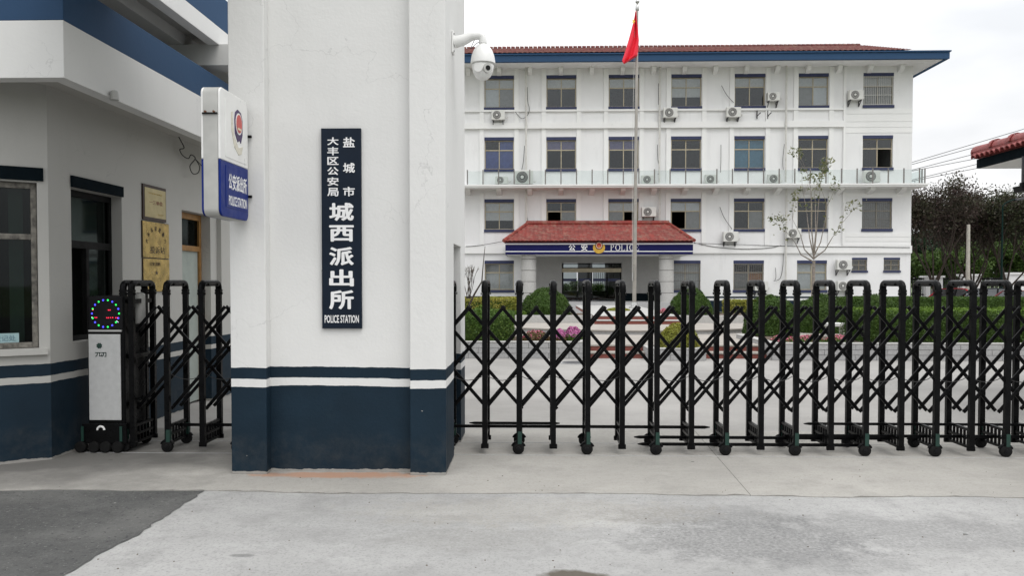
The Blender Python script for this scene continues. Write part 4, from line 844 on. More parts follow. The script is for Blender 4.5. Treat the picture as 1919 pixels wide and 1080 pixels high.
# entrance doors
a_, b_, z0, z1 = door[0]+.01, door[1]-.01, .62, door[3]-.01
hz_ = rz(503); h2 = rz(510.5)
MB().box(a_, b_, D+.05, D+.2, h2, hz_).build('door_header', 'alu_beige', bd)
dr = MB(); w4 = (b_-a_)/4
for x in (a_, a_+w4*2-.03, b_-.06): dr.box(x, x+.06, D+.08, D+.14, z0, h2-.002)
dr.box(a_, b_, D+.08, D+.14, hz_+.002, hz_+.04); dr.box(a_, b_, D+.08, D+.14, z1-.05, z1)
dr = dr.build('entrance_door', 'frame_dark', bd)
for i in range(4): MB().box(a_+w4*i+.035+.03, a_+w4*(i+1)-.005, D+.10, D+.11, z0+.01, h2-.004).build('pane', 'door_glass', dr)
MB().box(a_+.06, b_-.06, D+.10, D+.11, hz_+.042, z1-.052).build('pane', 'door_glass', dr)
for i in range(4): MB().box(a_+w4*i+.07, a_+w4*(i+1)-.01, D+.092, D+.098, z0+1.02, z0+1.16).build('door_stripe', 'navy_trim', dr)
x0_, x1_ = P(1110, 530, D+11.7).x, P(1134, 530, D+11.7).x
for i in range(7): xx = x0_+(x1_-x0_)*(i+.5)/7; MB().box(xx-.02, xx+.02, D+11.75, D+11.79, 1.0, 2.3).build('rear_window_bar', 'black_metal', dr)
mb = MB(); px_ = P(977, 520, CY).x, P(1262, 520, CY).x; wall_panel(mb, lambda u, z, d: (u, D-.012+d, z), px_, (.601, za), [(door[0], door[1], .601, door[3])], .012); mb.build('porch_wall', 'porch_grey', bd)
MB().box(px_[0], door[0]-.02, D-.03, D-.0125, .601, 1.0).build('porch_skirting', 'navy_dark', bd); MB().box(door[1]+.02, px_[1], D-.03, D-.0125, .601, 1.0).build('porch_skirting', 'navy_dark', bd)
pf = P(955, 580, CY-.6).x, P(1292, 580, CY-.6).x
MB().box(pf[0], pf[1], CY-.5, D-.002, .0, .60).build('entrance_platform', 'granite', bd)
for i in range(3): MB().box(P(1070, 580, CY).x, P(1190, 580, CY).x, CY-.5-.33*(i+1), CY-.5-.33*i-.002, 0, .45-.15*i).build('entrance_step', 'granite', bd)

# ================================================================= air conditioners
def ac(px0, px1, py0, py1, label, y=None, bracket=True, small=False):
    y = y or D-.42; a_, b_ = P(px0, py1, y), P(px1, py0, y); w_, h_ = b_.x-a_.x, b_.z-a_.z
    t = thing('air_conditioner', ((a_.x+b_.x)/2, y+.2, a_.z), label, 'air conditioner', 'outdoor air conditioner units on the white building')
    MB().box(a_.x, b_.x, y, y+.3, a_.z, b_.z).build('casing', 'ac_white', t, bevel=.02)
    cx, cz, r = a_.x+w_*.40, (a_.z+b_.z)/2, h_*.42
    fan = MB().lathe([(r, 0), (r, -.012), (r*.94, -.02), (r*.4, -.02), (r*.4, -.012), (r*.36, 0)], (cx, y-.001, cz), 24, 'Y').build('fan_grille', 'ac_grille', t)
    for k_ in (.55, .70, .85):
        MB().tube([(cx+r*k_*math.cos(R(a)), y-.024, cz+r*k_*math.sin(R(a))) for a in range(0, 361, 20)], .006, 5).build('grille_ring', 'pipe_grey', fan)
    MB().lathe([(r*.3, 0), (r*.3, -.03), (r*.1, -.035)], (cx, y-.001, cz), 12, 'Y').build('fan_hub', 'ac_white', fan)
    if bracket:
        for xx in (a_.x+.06, b_.x-.12):
            mb = MB(); mb.box(xx, xx+.04, y+.02, D-.001, a_.z-.045, a_.z-.001); mb.box(xx, xx+.04, D-.05, D-.001, a_.z-.30, a_.z-.046); mb.prism([(xx, y+.05, a_.z-.046), (xx, y+.1, a_.z-.046), (xx, D-.051, a_.z-.27), (xx, D-.051, a_.z-.30)], (.035, 0, 0)); mb.build('wall_bracket', 'bracket', t)
    mb = MB(); mb.tube(smooth_path([Vector((b_.x, y+.18, a_.z+.15)), Vector((b_.x+.1, y+.22, a_.z+.1)), Vector((b_.x+.14, y+.36, a_.z+.2))], 4), .02, 6); mb.build('refrigerant_pipe', 'pipe_grey', t)
ac(921, 946, 206, 224, 'air conditioner under the top floor window nearest the gate pillar')
ac(1243.5, 1270, 201, 220, 'air conditioner beside the downpipe right of flagpole, below top floor windows')
ac(1362, 1389, 200, 219, 'air conditioner left of two empty brackets under top floor windows')
ac(1439, 1462.5, 172, 188, 'small air conditioner mounted high between two top floor windows')
ac(1592, 1619, 168, 186, 'air conditioner beside the barred top floor window at building corner')
BAL = D-BO+.5
ac(928, 952, 330, 344.5, 'small air conditioner behind glass under leftmost balcony window', BAL, False)
ac(965, 999, 319, 344.5, 'large air conditioner standing at left part of the glass balcony', D-BO+.35, False)
ac(1203, 1227, 328, 344.5, 'balcony air conditioner just right of the flagpole', BAL, False)
ac(1322, 1345, 327, 344, 'balcony air conditioner between fourth and fifth windows', BAL, False)
ac(1440, 1464, 326, 343.5, 'balcony air conditioner just left of the sparse tree top', BAL, False)
ac(1620, 1650, 319, 341.5, 'rightmost balcony air conditioner under the open corner window', BAL, False)
ac(1203, 1230, 388, 406, 'air conditioner right above the red entrance roof')
ac(1356, 1384, 434, 453, 'air conditioner right of the entrance roof under second floor window')
ac(1475, 1502, 428, 446, 'air conditioner partly behind the sparse tree branches')
ac(1569, 1597, 487, 506, 'air conditioner touching the small barred ground floor window')
ac(1570, 1594, 527, 545, 'ground floor air conditioner low on wall behind the gate hoop')
ac(1415, 1440, 527, 545, 'ground floor air conditioner right of the orange barred window')
for px in (1419, 1439):
    t = P(px, 218, D-.1); o = MB().tube([(t.x, D-.06, t.z+.32), (t.x, D-.06, t.z-.12)], .03, 6)
    o.tube([(t.x, D-.07, t.z+.02), (t.x+.12, D-.3, t.z+.16)], .025, 6); tag(o.build('empty_bracket', 'bracket', org=(t.x, D-.06, t.z)), ('left' if px == 1419 else 'right')+' one of two empty black brackets under a top floor window', 'bracket', 'empty wall brackets')

# ================================================================= terrace, steps and planters in the courtyard
def tag_s(o): return tag(o, kind='structure')
BXM = 1.13, 4.85
tag_s(MB().box(-6, 14, 19.3, 34, 0, .26).build('terrace', 'pave_beige')); tag_s(MB().box(BXM[0], BXM[1], 17.12, 19.299, 0, .26).build('terrace_walk', 'pave_beige'))
cc = Vector((2.75, 25.0, 0)); rr_ = 4.65
mb = MB(); n_ = 72; ring = [(cc.x+rr_*math.cos(2*math.pi*i/n_), cc.y+rr_*math.sin(2*math.pi*i/n_)) for i in range(n_)]
mb.prism([(x, y, .2601) for x, y in ring], (0, 0, .085)); ct = tag_s(mb.build('circular_terrace', 'granite'))
mb = MB(); mb.prism([(cc.x+(x-cc.x)*1.008, cc.y+(y-cc.y)*1.008, .3455) for x, y in ring], (0, 0, .03)); mb.build('paving_top', 'pave_beige', ct)
stp = thing('terrace_steps', (3, 16.9, 0), 'wide low red granite steps from courtyard up to the terrace', 'steps')
for i, (y0, z0, z1) in enumerate(((16.75, 0.003, .13), (17.10, .13, .26))):
    MB().box(BXM[0]+.01, BXM[1]-.01, y0, y0+.35, z0, z1-.035).build('riser', 'red_step', stp); MB().box(BXM[0]+.01, BXM[1]-.01, y0-.02, y0+.35, z1-.034, z1+.001).build('tread', 'pave_beige', stp, bevel=.004)
us_ = thing('flagpole_steps', (3, 23.4, .37), 'red granite steps leading to the flagpole platform', 'steps')
UX = P(1115, 600, 23.2).x, P(1275, 600, 23.2).x
for i, (y0, z0, z1) in enumerate(((23.2, .377, .497), (23.55, .497, .617))):
    MB().box(UX[0], UX[1], y0, y0+.35 if i == 0 else 34, z0, z1-.03).build('riser', 'red_step', us_); MB().box(UX[0]-.01, UX[1]+.01, y0-.02, y0+.35 if i == 0 else 34, z1-.029, z1).build('tread', 'granite_light', us_, bevel=.004)
tile0 = MB().box(-.5, .5, -.5, .5, -.5, .5).build('tile', 'granite'); 
def wall_tiles(parent, p0, p1, z0, z1, rows_, ln, nrm, name='tile'):
    """granite facing blocks from p0 to p1 standing 8 mm proud of the core"""
    p0, p1, nrm = Vector((*p0, 0)), Vector((*p1, 0)), Vector((*nrm, 0)); d = p1-p0; L_ = d.length; u = d/L_; h = (z1-z0)/rows_
    for r in range(rows_):
        x = -ln*.5*(r % 2)
        while x < L_:
            a_, b_ = max(x, 0)+.004, min(x+ln, L_)-.004; x += ln
            if b_-a_ < .03: continue
            c = p0+u*((a_+b_)/2)+nrm*random.uniform(.001, .004); o = inst(tile0, parent, (c.x, c.y, z0+h*(r+.5)), name, rot=(0, 0, math.atan2(u.y, u.x)), scale=(b_-a_, .04, h-.008))
def planter(name, x0, x1, y0, y1, z1, label, rows_=3, faces='f', ln=.42, base=0.002):
    t = thing(name, ((x0+x1)/2, (y0+y1)/2, base), label, 'planter'); w = .14
    mb = MB(); mb.box(x0+.01, x1-.01, y0+.01, y0+w, base, z1-.03); mb.box(x0+.01, x0+w, y0+w, y1, base, z1-.03); mb.box(x1-w, x1-.01, y0+w, y1, base, z1-.03); mb.build('core', 'joint_dark', t)
    MB().box(x0+w+.001, x1-w-.001, y0+w+.001, y1, base, z1-.06).build('soil', 'soil', t)
    mb = MB(); mb.box(x0-.025, x1+.025, y0-.025, y0+w+.02, z1-.029, z1); mb.box(x0-.025, x0+w+.02, y0+w+.021, y1, z1-.029, z1); mb.box(x1-w-.02, x1+.025, y0+w+.021, y1, z1-.029, z1); mb.build('coping', 'granite_light', t, bevel=.005)
    wall_tiles(t, (x0, y0), (x1, y0), base, z1-.031, rows_, ln, (0, -1))
    if 'l' in faces: wall_tiles(t, (x0, y1), (x0, y0+.03), base, z1-.031, rows_, ln, (-1, 0))
    if 'r' in faces: wall_tiles(t, (x1, y0+.03), (x1, y1), base, z1-.031, rows_, ln, (1, 0))
    return t
planter('planter', -6, BXM[0], 16.68, 19.28, .357, 'long grey granite planter left of the steps with purple flowers', faces='r')
planter('planter', BXM[1], 14, 16.45, 19.28, .357, 'long grey granite planter right of the steps under hedges', faces='l')
planter('planter', P(1217, 660, 16.3).x, P(1322, 660, 16.3).x, 16.3, 17.3, .255, 'small granite planter box in the middle of the steps', 2, 'lr')
for (x0, x1, lb_) in ((-3.2, UX[0]-.02, 'low granite kerb bed left of flagpole holding a round shrub'), (UX[1]+.02, 9.5, 'low granite kerb bed right of flagpole holding a round shrub')):
    t = thing('kerb_bed', ((x0+x1)/2, 24, .37), lb_, 'planter'); MB().box(x0, x1, 23.95, 24.1, .262, .60).build('kerb', 'granite_light', t, bevel=.01); MB().box(x0, x1, 24.101, 27, .262, .55).build('soil', 'soil', t)
bpy.data.objects.remove(tile0)
mh = PG(1078, 681); m_ = thing('manhole_cover', mh, 'dark oval manhole cover in courtyard before the steps', 'manhole cover')
MB().lathe([(.30, .003), (.30, .012), (.27, .013)], (mh.x, mh.y, 0), 28).build('rim', 'granite', m_); MB().lathe([(.262, .003), (.262, .016), (.2, .017)], (mh.x, mh.y, 0), 28).build('lid', 'bracket', m_)

# ================================================================= plants
def noise3(p, f, seed): 
    q = p*f+seed; return (np.sin(q[:, 0]*1.7+np.sin(q[:, 1]*2.3))+np.sin(q[:, 1]*1.9+np.sin(q[:, 2]*2.1))+np.sin(q[:, 2]*1.6+np.sin(q[:, 0]*2.7)))/3
def dome_pts(c, r, n, thick=.16, seed=0, full=False):
    d = rng.normal(size=(n, 3)); d /= np.linalg.norm(d, axis=1)[:, None]
    if not full: d[:, 2] = np.abs(d[:, 2])
    rad = 1-thick*rng.random(n)**1.6*1.0; p = d*rad[:, None]; p *= (1+.07*noise3(d, 4.0, seed)+.03*noise3(d, 11., seed+3))[:, None]
    return np.array(c)+p*np.array(r), d
def shrub(name, px0, px1, ptop, y, z0, mat, label, n=7000, size=.055, ry=None, cat='shrub', group=None, core='leaf_dark'):
    c = P((px0+px1)/2, 560, y).x; rx = (P(px1, 560, y).x-P(px0, 560, y).x)/2; zt = P((px0+px1)/2, ptop, y).z; ry = ry or rx
    t = thing(name, (c, y, z0), label, cat, group); p, d = dome_pts((c, y, z0), (rx, ry, zt-z0), n, seed=px0*.1)
    leaves('foliage', p, size, mat, t, d)
    mb = MB(); prof = [(math.cos(R(a)), math.sin(R(a))) for a in range(0, 91, 15)]; mb.lathe([(max(.02, a*.86), b*.86*(zt-z0)/1.0) for a, b in prof], (0, 0, 0), 16)
    mb.v = [(c+x*rx, y+yy*ry, z0+z) for x, yy, z in mb.v]; mb.build('opaque_core', core, t); return t  # solid core added under the leaves to block light
def hedge(name, x0, x1, y0, y1, z0, z1, mat, label, n=9000, size=.06, top=None, cat='hedge', amp=.05):
    t = thing(name, ((x0+x1)/2, (y0+y1)/2, z0), label, cat); areas = np.array([(x1-x0)*(z1-z0), (x1-x0)*(y1-y0), (y1-y0)*(z1-z0), (y1-y0)*(z1-z0)]); cnt = (n*areas/areas.sum()).astype(int); P_, N_ = [], []
    for fidx, m_ in enumerate(cnt):
        u, v, w = rng.random(m_), rng.random(m_), rng.random(m_)**1.8*.12
        if fidx == 0: q = np.stack([x0+(x1-x0)*u, y0+w, z0+(z1-z0)*v], 1); nn = (0, -1, .2)
        elif fidx == 1: q = np.stack([x0+(x1-x0)*u, y0+(y1-y0)*v, z1-w], 1); nn = (0, 0, 1)
        else: q = np.stack([(x0+w) if fidx == 2 else (x1-w), y0+(y1-y0)*u, z0+(z1-z0)*v], 1); nn = (-1 if fidx == 2 else 1, 0, .2)
        q += (np.array(nn)*amp)[None]*noise3(q, 2.2, 3.)[:, None]*1.0; P_.append(q); N_.append(np.tile(nn, (m_, 1)))
    if top:
        leaves('foliage', np.concatenate([P_[0], P_[2], P_[3]]), size, mat, t, np.concatenate([N_[0], N_[2], N_[3]])); leaves('top_growth', P_[1], size, top, t, N_[1])
    else: leaves('foliage', np.concatenate(P_), size, mat, t, np.concatenate(N_))
    MB().box(x0+.09, x1-.09, y0+.09, y1-.02, z0, z1-.09).build('opaque_core', 'leaf_dark', t); return t  # solid box added inside the hedge leaves to block light
shrub('round_shrub', 975, 1070, 540, 25.3, .54, 'leaf_dark', 'round clipped green shrub left of the entrance door', 11000, .05)
shrub('round_shrub', 1254, 1336, 541, 25.3, .54, 'leaf_dark', 'round clipped shrub right of flagpole beside the entrance column', 10000, .05)
shrub('round_shrub', 1392, 1498, 553, 20.2, .30, 'leaf_dark', 'round clipped shrub directly right of the yellow far hedge', 11000, .05)
shrub('round_shrub', 1484, 1592, 550, 21.6, .26, 'leaf_dark', 'round clipped shrub below the sparse tree trunk', 11000, .05)
shrub('round_shrub', 1582, 1692, 552, 21.6, .26, 'leaf_dark', 'rightmost round clipped shrub before the building corner', 11000, .05)
hedge('hedge', P(1630, 600, 17.0).x, 13.6, 17.0, 18.6, .30, P(1750, 583, 17.0).z, 'leaf_dark', 'long bright topped hedge in the right granite planter', 26000, .05, 'leaf_light')
hedge('hedge', P(1592, 560, 30).x, 19, 30, 31.5, .0, P(1700, 559, 30).z, 'leaf_dark', 'long dark green hedge in front of the parked cars', 16000, .075)
hedge('hedge', -5.5, P(960, 600, 17.2).x, 17.2, 18.9, .30, P(900, 588, 17.2).z, 'leaf_green', 'dark green hedge in left planter beside the gate pillar', 15000, .055)
shrub('light_shrub', 882, 928, 572, 19.1, .5, 'leaf_light', 'light green tuft rising behind the left planter hedge', 2600, .06)
hedge('hedge', -5, P(966, 570, 25.2).x, 25.2, 26.6, .37, P(915, 560, 25.2).z, 'leaf_yellow', 'yellow green hedge left of the round shrub by the pillar', 12000, .06)
hedge('hedge', P(1366, 570, 28).x, P(1424, 570, 28).x, 28, 29, .26, P(1390, 564, 28).z, 'leaf_yellow', 'short yellow hedge between two round shrubs', 4000, .065)
shrub('yellow_shrub', 1230, 1313, 608, 16.8, .2, 'leaf_yellow', 'yellow green bush in the small middle planter', 6000, .045, core='leaf_brown')
shrub('yellow_shrub', 1136, 1181, 577, 27.5, .61, 'leaf_yellow', 'tiny yellow bush at foot of the flagpole', 1600, .05)
shrub('light_shrub', 955, 990, 582, 24.8, .5, 'leaf_light', 'low light green plant at left foot of the round shrub', 1500, .05)
def flowers(px0, px1, ptop, y, z0, label, lm='leaf_green', pm='petal', n=1600, frac=1.0):
    c = P((px0+px1)/2, 620, y).x; rx = (P(px1, 620, y).x-P(px0, 620, y).x)/2; zt = P((px0+px1)/2, ptop, y).z
    t = thing('flower_bed', (c, y, z0), label, 'flowers'); p, d = dome_pts((c, y, z0), (rx, .34, (zt-z0)*.9), n, .5, px0); leaves('foliage', p, .05, lm, t, d)
    p, d = dome_pts((c, y, z0), (rx*.98, .33, (zt-z0)), int(n*frac), .1, px0); k_ = d[:, 2] > .35; leaves('blossom', p[k_], .035, pm, t, d[k_], .9)
flowers(1036, 1062, 617, 17.3, .30, 'purple flowers at left in the planter before the steps', 'leaf_brown'); flowers(1056, 1092, 612, 17.4, .30, 'bright purple flower clump at right end of the left planter', 'leaf_green', 'petal', 2200, .9)
flowers(975, 1034, 619, 17.6, .30, 'low brownish flower patch with pale pink blooms beside dark hedge', 'leaf_brown', 'petal_pink', 1700, .12)
for i, (a_, b_) in enumerate(((1444, 1490), (1490, 1545), (1545, 1600))):
    flowers(a_, b_, 628, 17.0, .30, ('leftmost', 'middle', 'rightmost')[i]+' patch of pink flowers in the right granite planter', 'leaf_green', 'petal_pink', 1700, .28)
flowers(1236, 1252, 578, 25.0, .55, 'small pink flowers left of the round shrub near entrance column', 'leaf_green', 'petal_pink', 500, 1.5)
q = P(1572, 612, 19.6); t = thing('stone_block', (q.x, 19.6, .262), 'small white stone bench behind pink flowers in the planter', 'bench'); MB().box(q.x-.3, q.x+.2, 19.5, 19.9, .52, .60).build('slab', 'stone_white', t, bevel=.01)
for dx_ in (-.24, .1): MB().box(q.x+dx_, q.x+dx_+.08, 19.55, 19.85, .262, .519).build('leg', 'stone_white', t)

def branching(mb, p, d, ln, r, depth, tips, spread=.55, seed=None, up=.25, kids=(2, 3), shrink=.72):
    steps = 3; pts = [p.copy()]; rs = [r]
    for i in range(steps):
        d = (d+Vector((random.uniform(-.12, .12), random.uniform(-.12, .12), random.uniform(-.02, .10)))).normalized(); p = p+d*ln/steps; pts.append(p.copy()); rs.append(r*(1-.35*(i+1)/steps))
    mb.tube(pts, rs, 6 if r > .02 else 4, cap=False)
    if depth <= 2: tips.append((pts[1], d)); tips.append((pts[2], d))
    if depth == 0: tips.append((p, d)); return
    for i in range(random.randint(*kids)):
        a = random.uniform(0, 2*math.pi); v = Vector((math.cos(a), math.sin(a), 0)); nd = (d*(1-spread*.5)+v*spread*random.uniform(.6, 1.2)+Vector((0, 0, up))).normalized()
        branching(mb, p, nd, ln*shrink*random.uniform(.8, 1.15), r*.62, depth-1, tips, spread, None, up, kids, shrink)
# sparse magnolia-like tree before the building
ty = 27.0; b0 = P(1524, 560, ty); tz = .26
t = thing('sparse_tree', (b0.x, ty, tz), 'sparse thin tree with few leaves before the office building', 'tree')
random.seed(21); mb = MB(); tips = []
fork = P(1524, 472, ty).z; mb.tube([(b0.x, ty, tz), (b0.x-.01, ty, 1.4), (b0.x+.01, ty, fork-.3)], [.08, .062, .05], 8)
for (px, py, fr) in ((1500, 440, .0), (1512, 400, .1), (1528, 390, .25), (1545, 420, .2), (1560, 445, .05), (1490, 455, -.15), (1520, 360, .3), (1534, 380, .15)):
    s0 = Vector((b0.x+.01, ty, fork-.25+fr*.6)); e0 = P(px, py, ty+random.uniform(-.7, .7)); d_ = e0-s0; mid = s0+d_*.5+Vector((d_.x*.15, 0, -.08)); mb.tube([s0, mid, e0], [.026, .018, .011], 6, cap=False)
    branching(mb, e0, d_.normalized(), 0.62, .010, 2, tips, .5, up=.15, kids=(2, 2), shrink=.8)
mb.build('trunk', 'trunk_grey', t); random.seed(5)
lp = []
for (p, d) in tips:
    if random.random() < .48:
        for i in range(random.randint(3, 8)): lp.append(p+Vector((random.gauss(0, .09), random.gauss(0, .09), random.gauss(0, .07))))
leaves('crown', lp, .13, 'leaf_magnolia', t, None, .4)
# bare shrub beside the pillar
b0 = P(884, 572, 23.5); t = thing('bare_shrub', (b0.x, 23.5, .37), 'bare twiggy shrub showing just right of the gate pillar', 'shrub'); random.seed(8)
mb = MB(); tips = []; mb.tube([(b0.x-.1, 23.5, .37), P(880, 570, 23.5), P(890, 550, 23.5), P(903, 528, 23.5), P(906, 490, 23.5), P(909, 462, 23.5)], [.04, .035, .03, .022, .014, .008], 6)
for (px, py) in ((876, 520), (882, 500), (890, 515), (872, 510), (895, 505), (868, 500), (885, 525)): branching(mb, P(880+random.uniform(-6, 4), 560, 23.5), (P(px, py, 23.5+random.uniform(-.5, .5))-P(880, 560, 23.5)).normalized(), .45, .014, 2, tips, .3, up=.2, kids=(2, 3), shrink=.7)
mb.build('stem', 'trunk_dark', t); leaves('leaf_buds', [p+Vector((random.gauss(0, .03), 0, random.gauss(0, .03))) for p, d in tips[::3]], .04, 'leaf_brown', t)

# ================================================================= flagpole and flag
FY = 30.0; fb = P(1188.5, 578, FY); ft = P(1194.5, 8, FY)
fp_ = thing('flagpole', (fb.x, FY, .617), 'tall steel flagpole in front of the building entrance', 'flagpole')
lean = lambda z: fb.x+(ft.x-fb.x)*(z-.617)/(ft.z-.617)
MB().tube([(lean(z), FY, z) for z in (.617, 3, 6, 9, ft.z)], [.075, .07, .062, .052, .04], 14).build('pole', 'pole_steel', fp_, smooth=True)
MB().lathe([(.2, .617), (.2, .66), (.12, .70), (.1, .85)], (fb.x, FY, 0), 18).build('base', 'steel', fp_, smooth=True)
MB().lathe([(.02, 0), (.03, .03), (.075, .08), (.08, .12), (.05, .17), (.01, .19)], (ft.x, FY, ft.z), 14).build('finial', 'steel', fp_, smooth=True); MB().lathe([(.06, -.22), (.07, -.2), (.07, -.05), (.05, -.02)], (ft.x, FY, ft.z), 12).build('truck', 'steel', fp_, smooth=True)
za_ = P(1192, 540, FY).z; MB().tube([(lean(ft.z)-.09, FY-.05, ft.z-.15), (lean(za_)-.10, FY-.07, (za_+ft.z)/2), (lean(za_)-.09, FY-.07, .617+1.0)], .007, 5).build('halyard', 'pipe_grey', fp_)
MB().box(lean(1.7)-.1, lean(1.7)-.06, FY-.1, FY-.04, 1.65, 1.95).build('cleat', 'steel', fp_)
edgeL = [(1190.5, 22), (1187, 40), (1183, 55), (1178, 75), (1172, 95), (1165.5, 115), (1168, 121)]; edgeR = [(1191.5, 22), (1192.5, 40), (1194.5, 55), (1197, 75), (1196.5, 88), (1196, 103), (1170, 119)]
nu, nv = 24, 36; V = []
def lerp_path(p, t):
    f_ = t*(len(p)-1); i = min(int(f_), len(p)-2); f_ -= i; return (p[i][0]*(1-f_)+p[i+1][0]*f_, p[i][1]*(1-f_)+p[i+1][1]*f_)
for j in range(nv+1):
    tt = j/nv; l_, r_2 = lerp_path(edgeL, tt), lerp_path(edgeR, tt)
    for i in range(nu+1):
        u = i/nu; q = P(l_[0]*(1-u)+r_2[0]*u, l_[1]*(1-u)+r_2[1]*u, FY-.07); fold = .10*tt**.5*math.sin(u*11+tt*3.5)+.05*math.sin(u*5-tt*5); V.append((q.x, q.y-.06+fold-.1*(1-u)*tt, q.z))
Fq = [(j*(nu+1)+i, j*(nu+1)+i+1, (j+1)*(nu+1)+i+1, (j+1)*(nu+1)+i) for j in range(nv) for i in range(nu)]
fl = thing('flag', P(1192, 70, FY), 'red flag with yellow star hanging limp from the flagpole', 'flag')
mb = MB(); mb.add(V, Fq); cl = mb.build('cloth', 'flag_red', fl, smooth=80, fixn=False); so = cl.modifiers.new('thickness', 'SOLIDIFY'); so.thickness = .006
sc_ = P(1187.3, 39.5, FY-.3); st_ = [(sc_.x+(.11 if i % 2 == 0 else .045)*math.sin(R(36*i+20))*.6, sc_.y, sc_.z+(.11 if i % 2 == 0 else .045)*math.cos(R(36*i+20))) for i in range(10)]; MB().prism(st_, (0, .01, 0)).build('star', 'flag_yellow', fl)

# ================================================================= right gatehouse eave
c_ = P(1830, 316, 11.5); RX, RZ = c_.x, c_.z
rg = thing('right_gatehouse', (9, 9, 0), 'small white gatehouse at right edge with red tile eave and navy fascia', 'gatehouse')
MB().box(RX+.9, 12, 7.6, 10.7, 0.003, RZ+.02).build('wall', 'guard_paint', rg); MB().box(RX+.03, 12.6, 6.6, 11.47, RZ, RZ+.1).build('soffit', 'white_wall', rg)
mb = MB(); mb.box(RX, RX+.029, 6.57, 11.5, RZ, RZ+.125); mb.box(RX+.03, 12.6, 11.471, 11.5, RZ, RZ+.125); mb.build('fascia', 'navy_dark', rg)
MB().prism([(RX+.03, 6.6, RZ+.101), (RX+.03, 11.47, RZ+.101), (RX+.03, 11.47, RZ+.14), (RX+.03, 6.6, RZ+.14)], (5.5, 0, 0)).build('roof_deck', 'roof_tile_near', rg)
def half_tile(ln, r0, r1):
    mb = MB(); n = 8
    for e, r in ((0, r0), (1, r1)):
        for rr2 in (r, r-.012):
            for i in range(n+1): a = math.pi*i/n; mb.v.append((e*ln, rr2*math.cos(a), rr2*math.sin(a)))
    k = n+1
    for i in range(n): mb.f += [(i, i+1, 2*k+i+1, 2*k+i), (k+i, 3*k+i, 3*k+i+1, k+i+1), (i, k+i, k+i+1, i+1), (2*k+i, 2*k+i+1, 3*k+i+1, 3*k+i)]; mb.mi += [0]*4
    return mb
et = half_tile(.20, .055, .050).build('eave_tile', 'roof_tile_near', smooth=40); rt = half_tile(.46, .095, .082).build('ridge_tile', 'roof_tile_near', smooth=40); cl0 = half_tile(.07, .112, .112).build('tile_collar', 'roof_tile_near', smooth=40)
y = 11.42
while y > 6.6:
    inst(et, rg, (RX-.09, y, RZ+.128), 'eave_tile', rot=(0, R(-20), 0)); y -= .116
y = 11.56; i = 0
while y > 6.7:
    inst(rt, rg, (RX+.05, y, RZ+.235), 'ridge_tile', rot=(0, 0, R(-90)))
    if i: inst(cl0, rg, (RX+.05, y+.02, RZ+.235), 'tile_collar', rot=(0, 0, R(-90)))
    y -= .44; i += 1
MB().box(RX-.035, RX+.135, 6.7, 11.55, RZ+.19, RZ+.236).build('ridge_bed', 'roof_tile_near', rg); MB().box(RX+.031, RX+.4, 6.7, 11.45, RZ+.1405, RZ+.189).build('tile_bed', 'roof_tile_near', rg); MB().lathe([(.095, 0), (.09, .04), (.06, .08), (.02, .10)], (RX+.05, 11.55, RZ+.235), 14, 'Y').build('ridge_end', 'roof_tile_near', rg, smooth=True)
for o in (et, rt, cl0): bpy.data.objects.remove(o)
q = P(1917, 330, 10.4); fd = thing('floodlight', (q.x, 10.4, q.z), 'dark floodlight hanging on a rod under the right eave', 'floodlight')
zq = P(1915, 342, 10.4).z; MB().tube([(q.x, 10.4, RZ-.001), (q.x, 10.4, zq)], .018, 8).build('rod', 'bracket', fd); MB().box(q.x-.03, q.x+.03, 10.37, 10.43, zq-.06, zq).build('knuckle', 'black_metal', fd, bevel=.01)
z0_, z1_ = P(1915, 360, 10.4).z, P(1915, 349, 10.4).z; mb = MB(); mb.prism([(q.x-.075, 10.3, z1_), (q.x+.1, 10.3, z1_), (q.x+.07, 10.3, z0_), (q.x-.05, 10.3, z0_)], (0, .2, 0)); mb.build('lamp_body', 'black_metal', fd, bevel=.008)

# ================================================================= car park, boundary wall, poles and trees at the far right
GZ = -.355
lot = tag_s(MB().add([(16.85, 20, -.34), (60, 20, -.34), (60, 70, -.34), (16.85, 70, -.34)], [(0, 1, 2, 3)]).build('car_park', 'yard_concrete'))
FYW = 53.0; bw = thing('boundary_wall', (P(1850, 530, FYW).x, FYW, GZ), 'white boundary wall piers with black railings behind the parked cars', 'wall')
pr_ = [(1733, 1741, 517), (1752, 1764, 517), (1801, 1834, 514), (1888, 1960, 511), (2010, 2045, 512)]
for (a_, b_, tp) in pr_:
    x0, x1, zt = P(a_, 530, FYW).x, P(b_, 530, FYW).x, P(a_, tp, FYW).z; MB().box(x0, x1, FYW-.2, FYW+.4, GZ, zt-.12).build('pier', 'white_wall_far', bw); MB().box(x0-.1, x1+.1, FYW-.3, FYW+.5, zt-.119, zt).build('coping', 'white_wall_far', bw)
for (a_, b_) in ((1690, 1733), (1741, 1752), (1764, 1801), (1834, 1888), (1960, 2010)):
    x0, x1 = P(a_, 530, FYW).x, P(b_, 530, FYW).x; zt = P(a_, 520, FYW).z; mb = MB(); n_ = max(2, int((x1-x0)/.13))
    for i in range(n_): xx = x0+(x1-x0)*(i+.5)/n_; mb.box(xx-.02, xx+.02, FYW+.08, FYW+.12, GZ+.1, zt)
    for z in (GZ+.25, (GZ+zt)/2, zt-.1): mb.box(x0, x1, FYW+.121, FYW+.15, z-.04, z+.04)
    tag(mb.build('railing', 'black_metal', bw), kind='stuff')
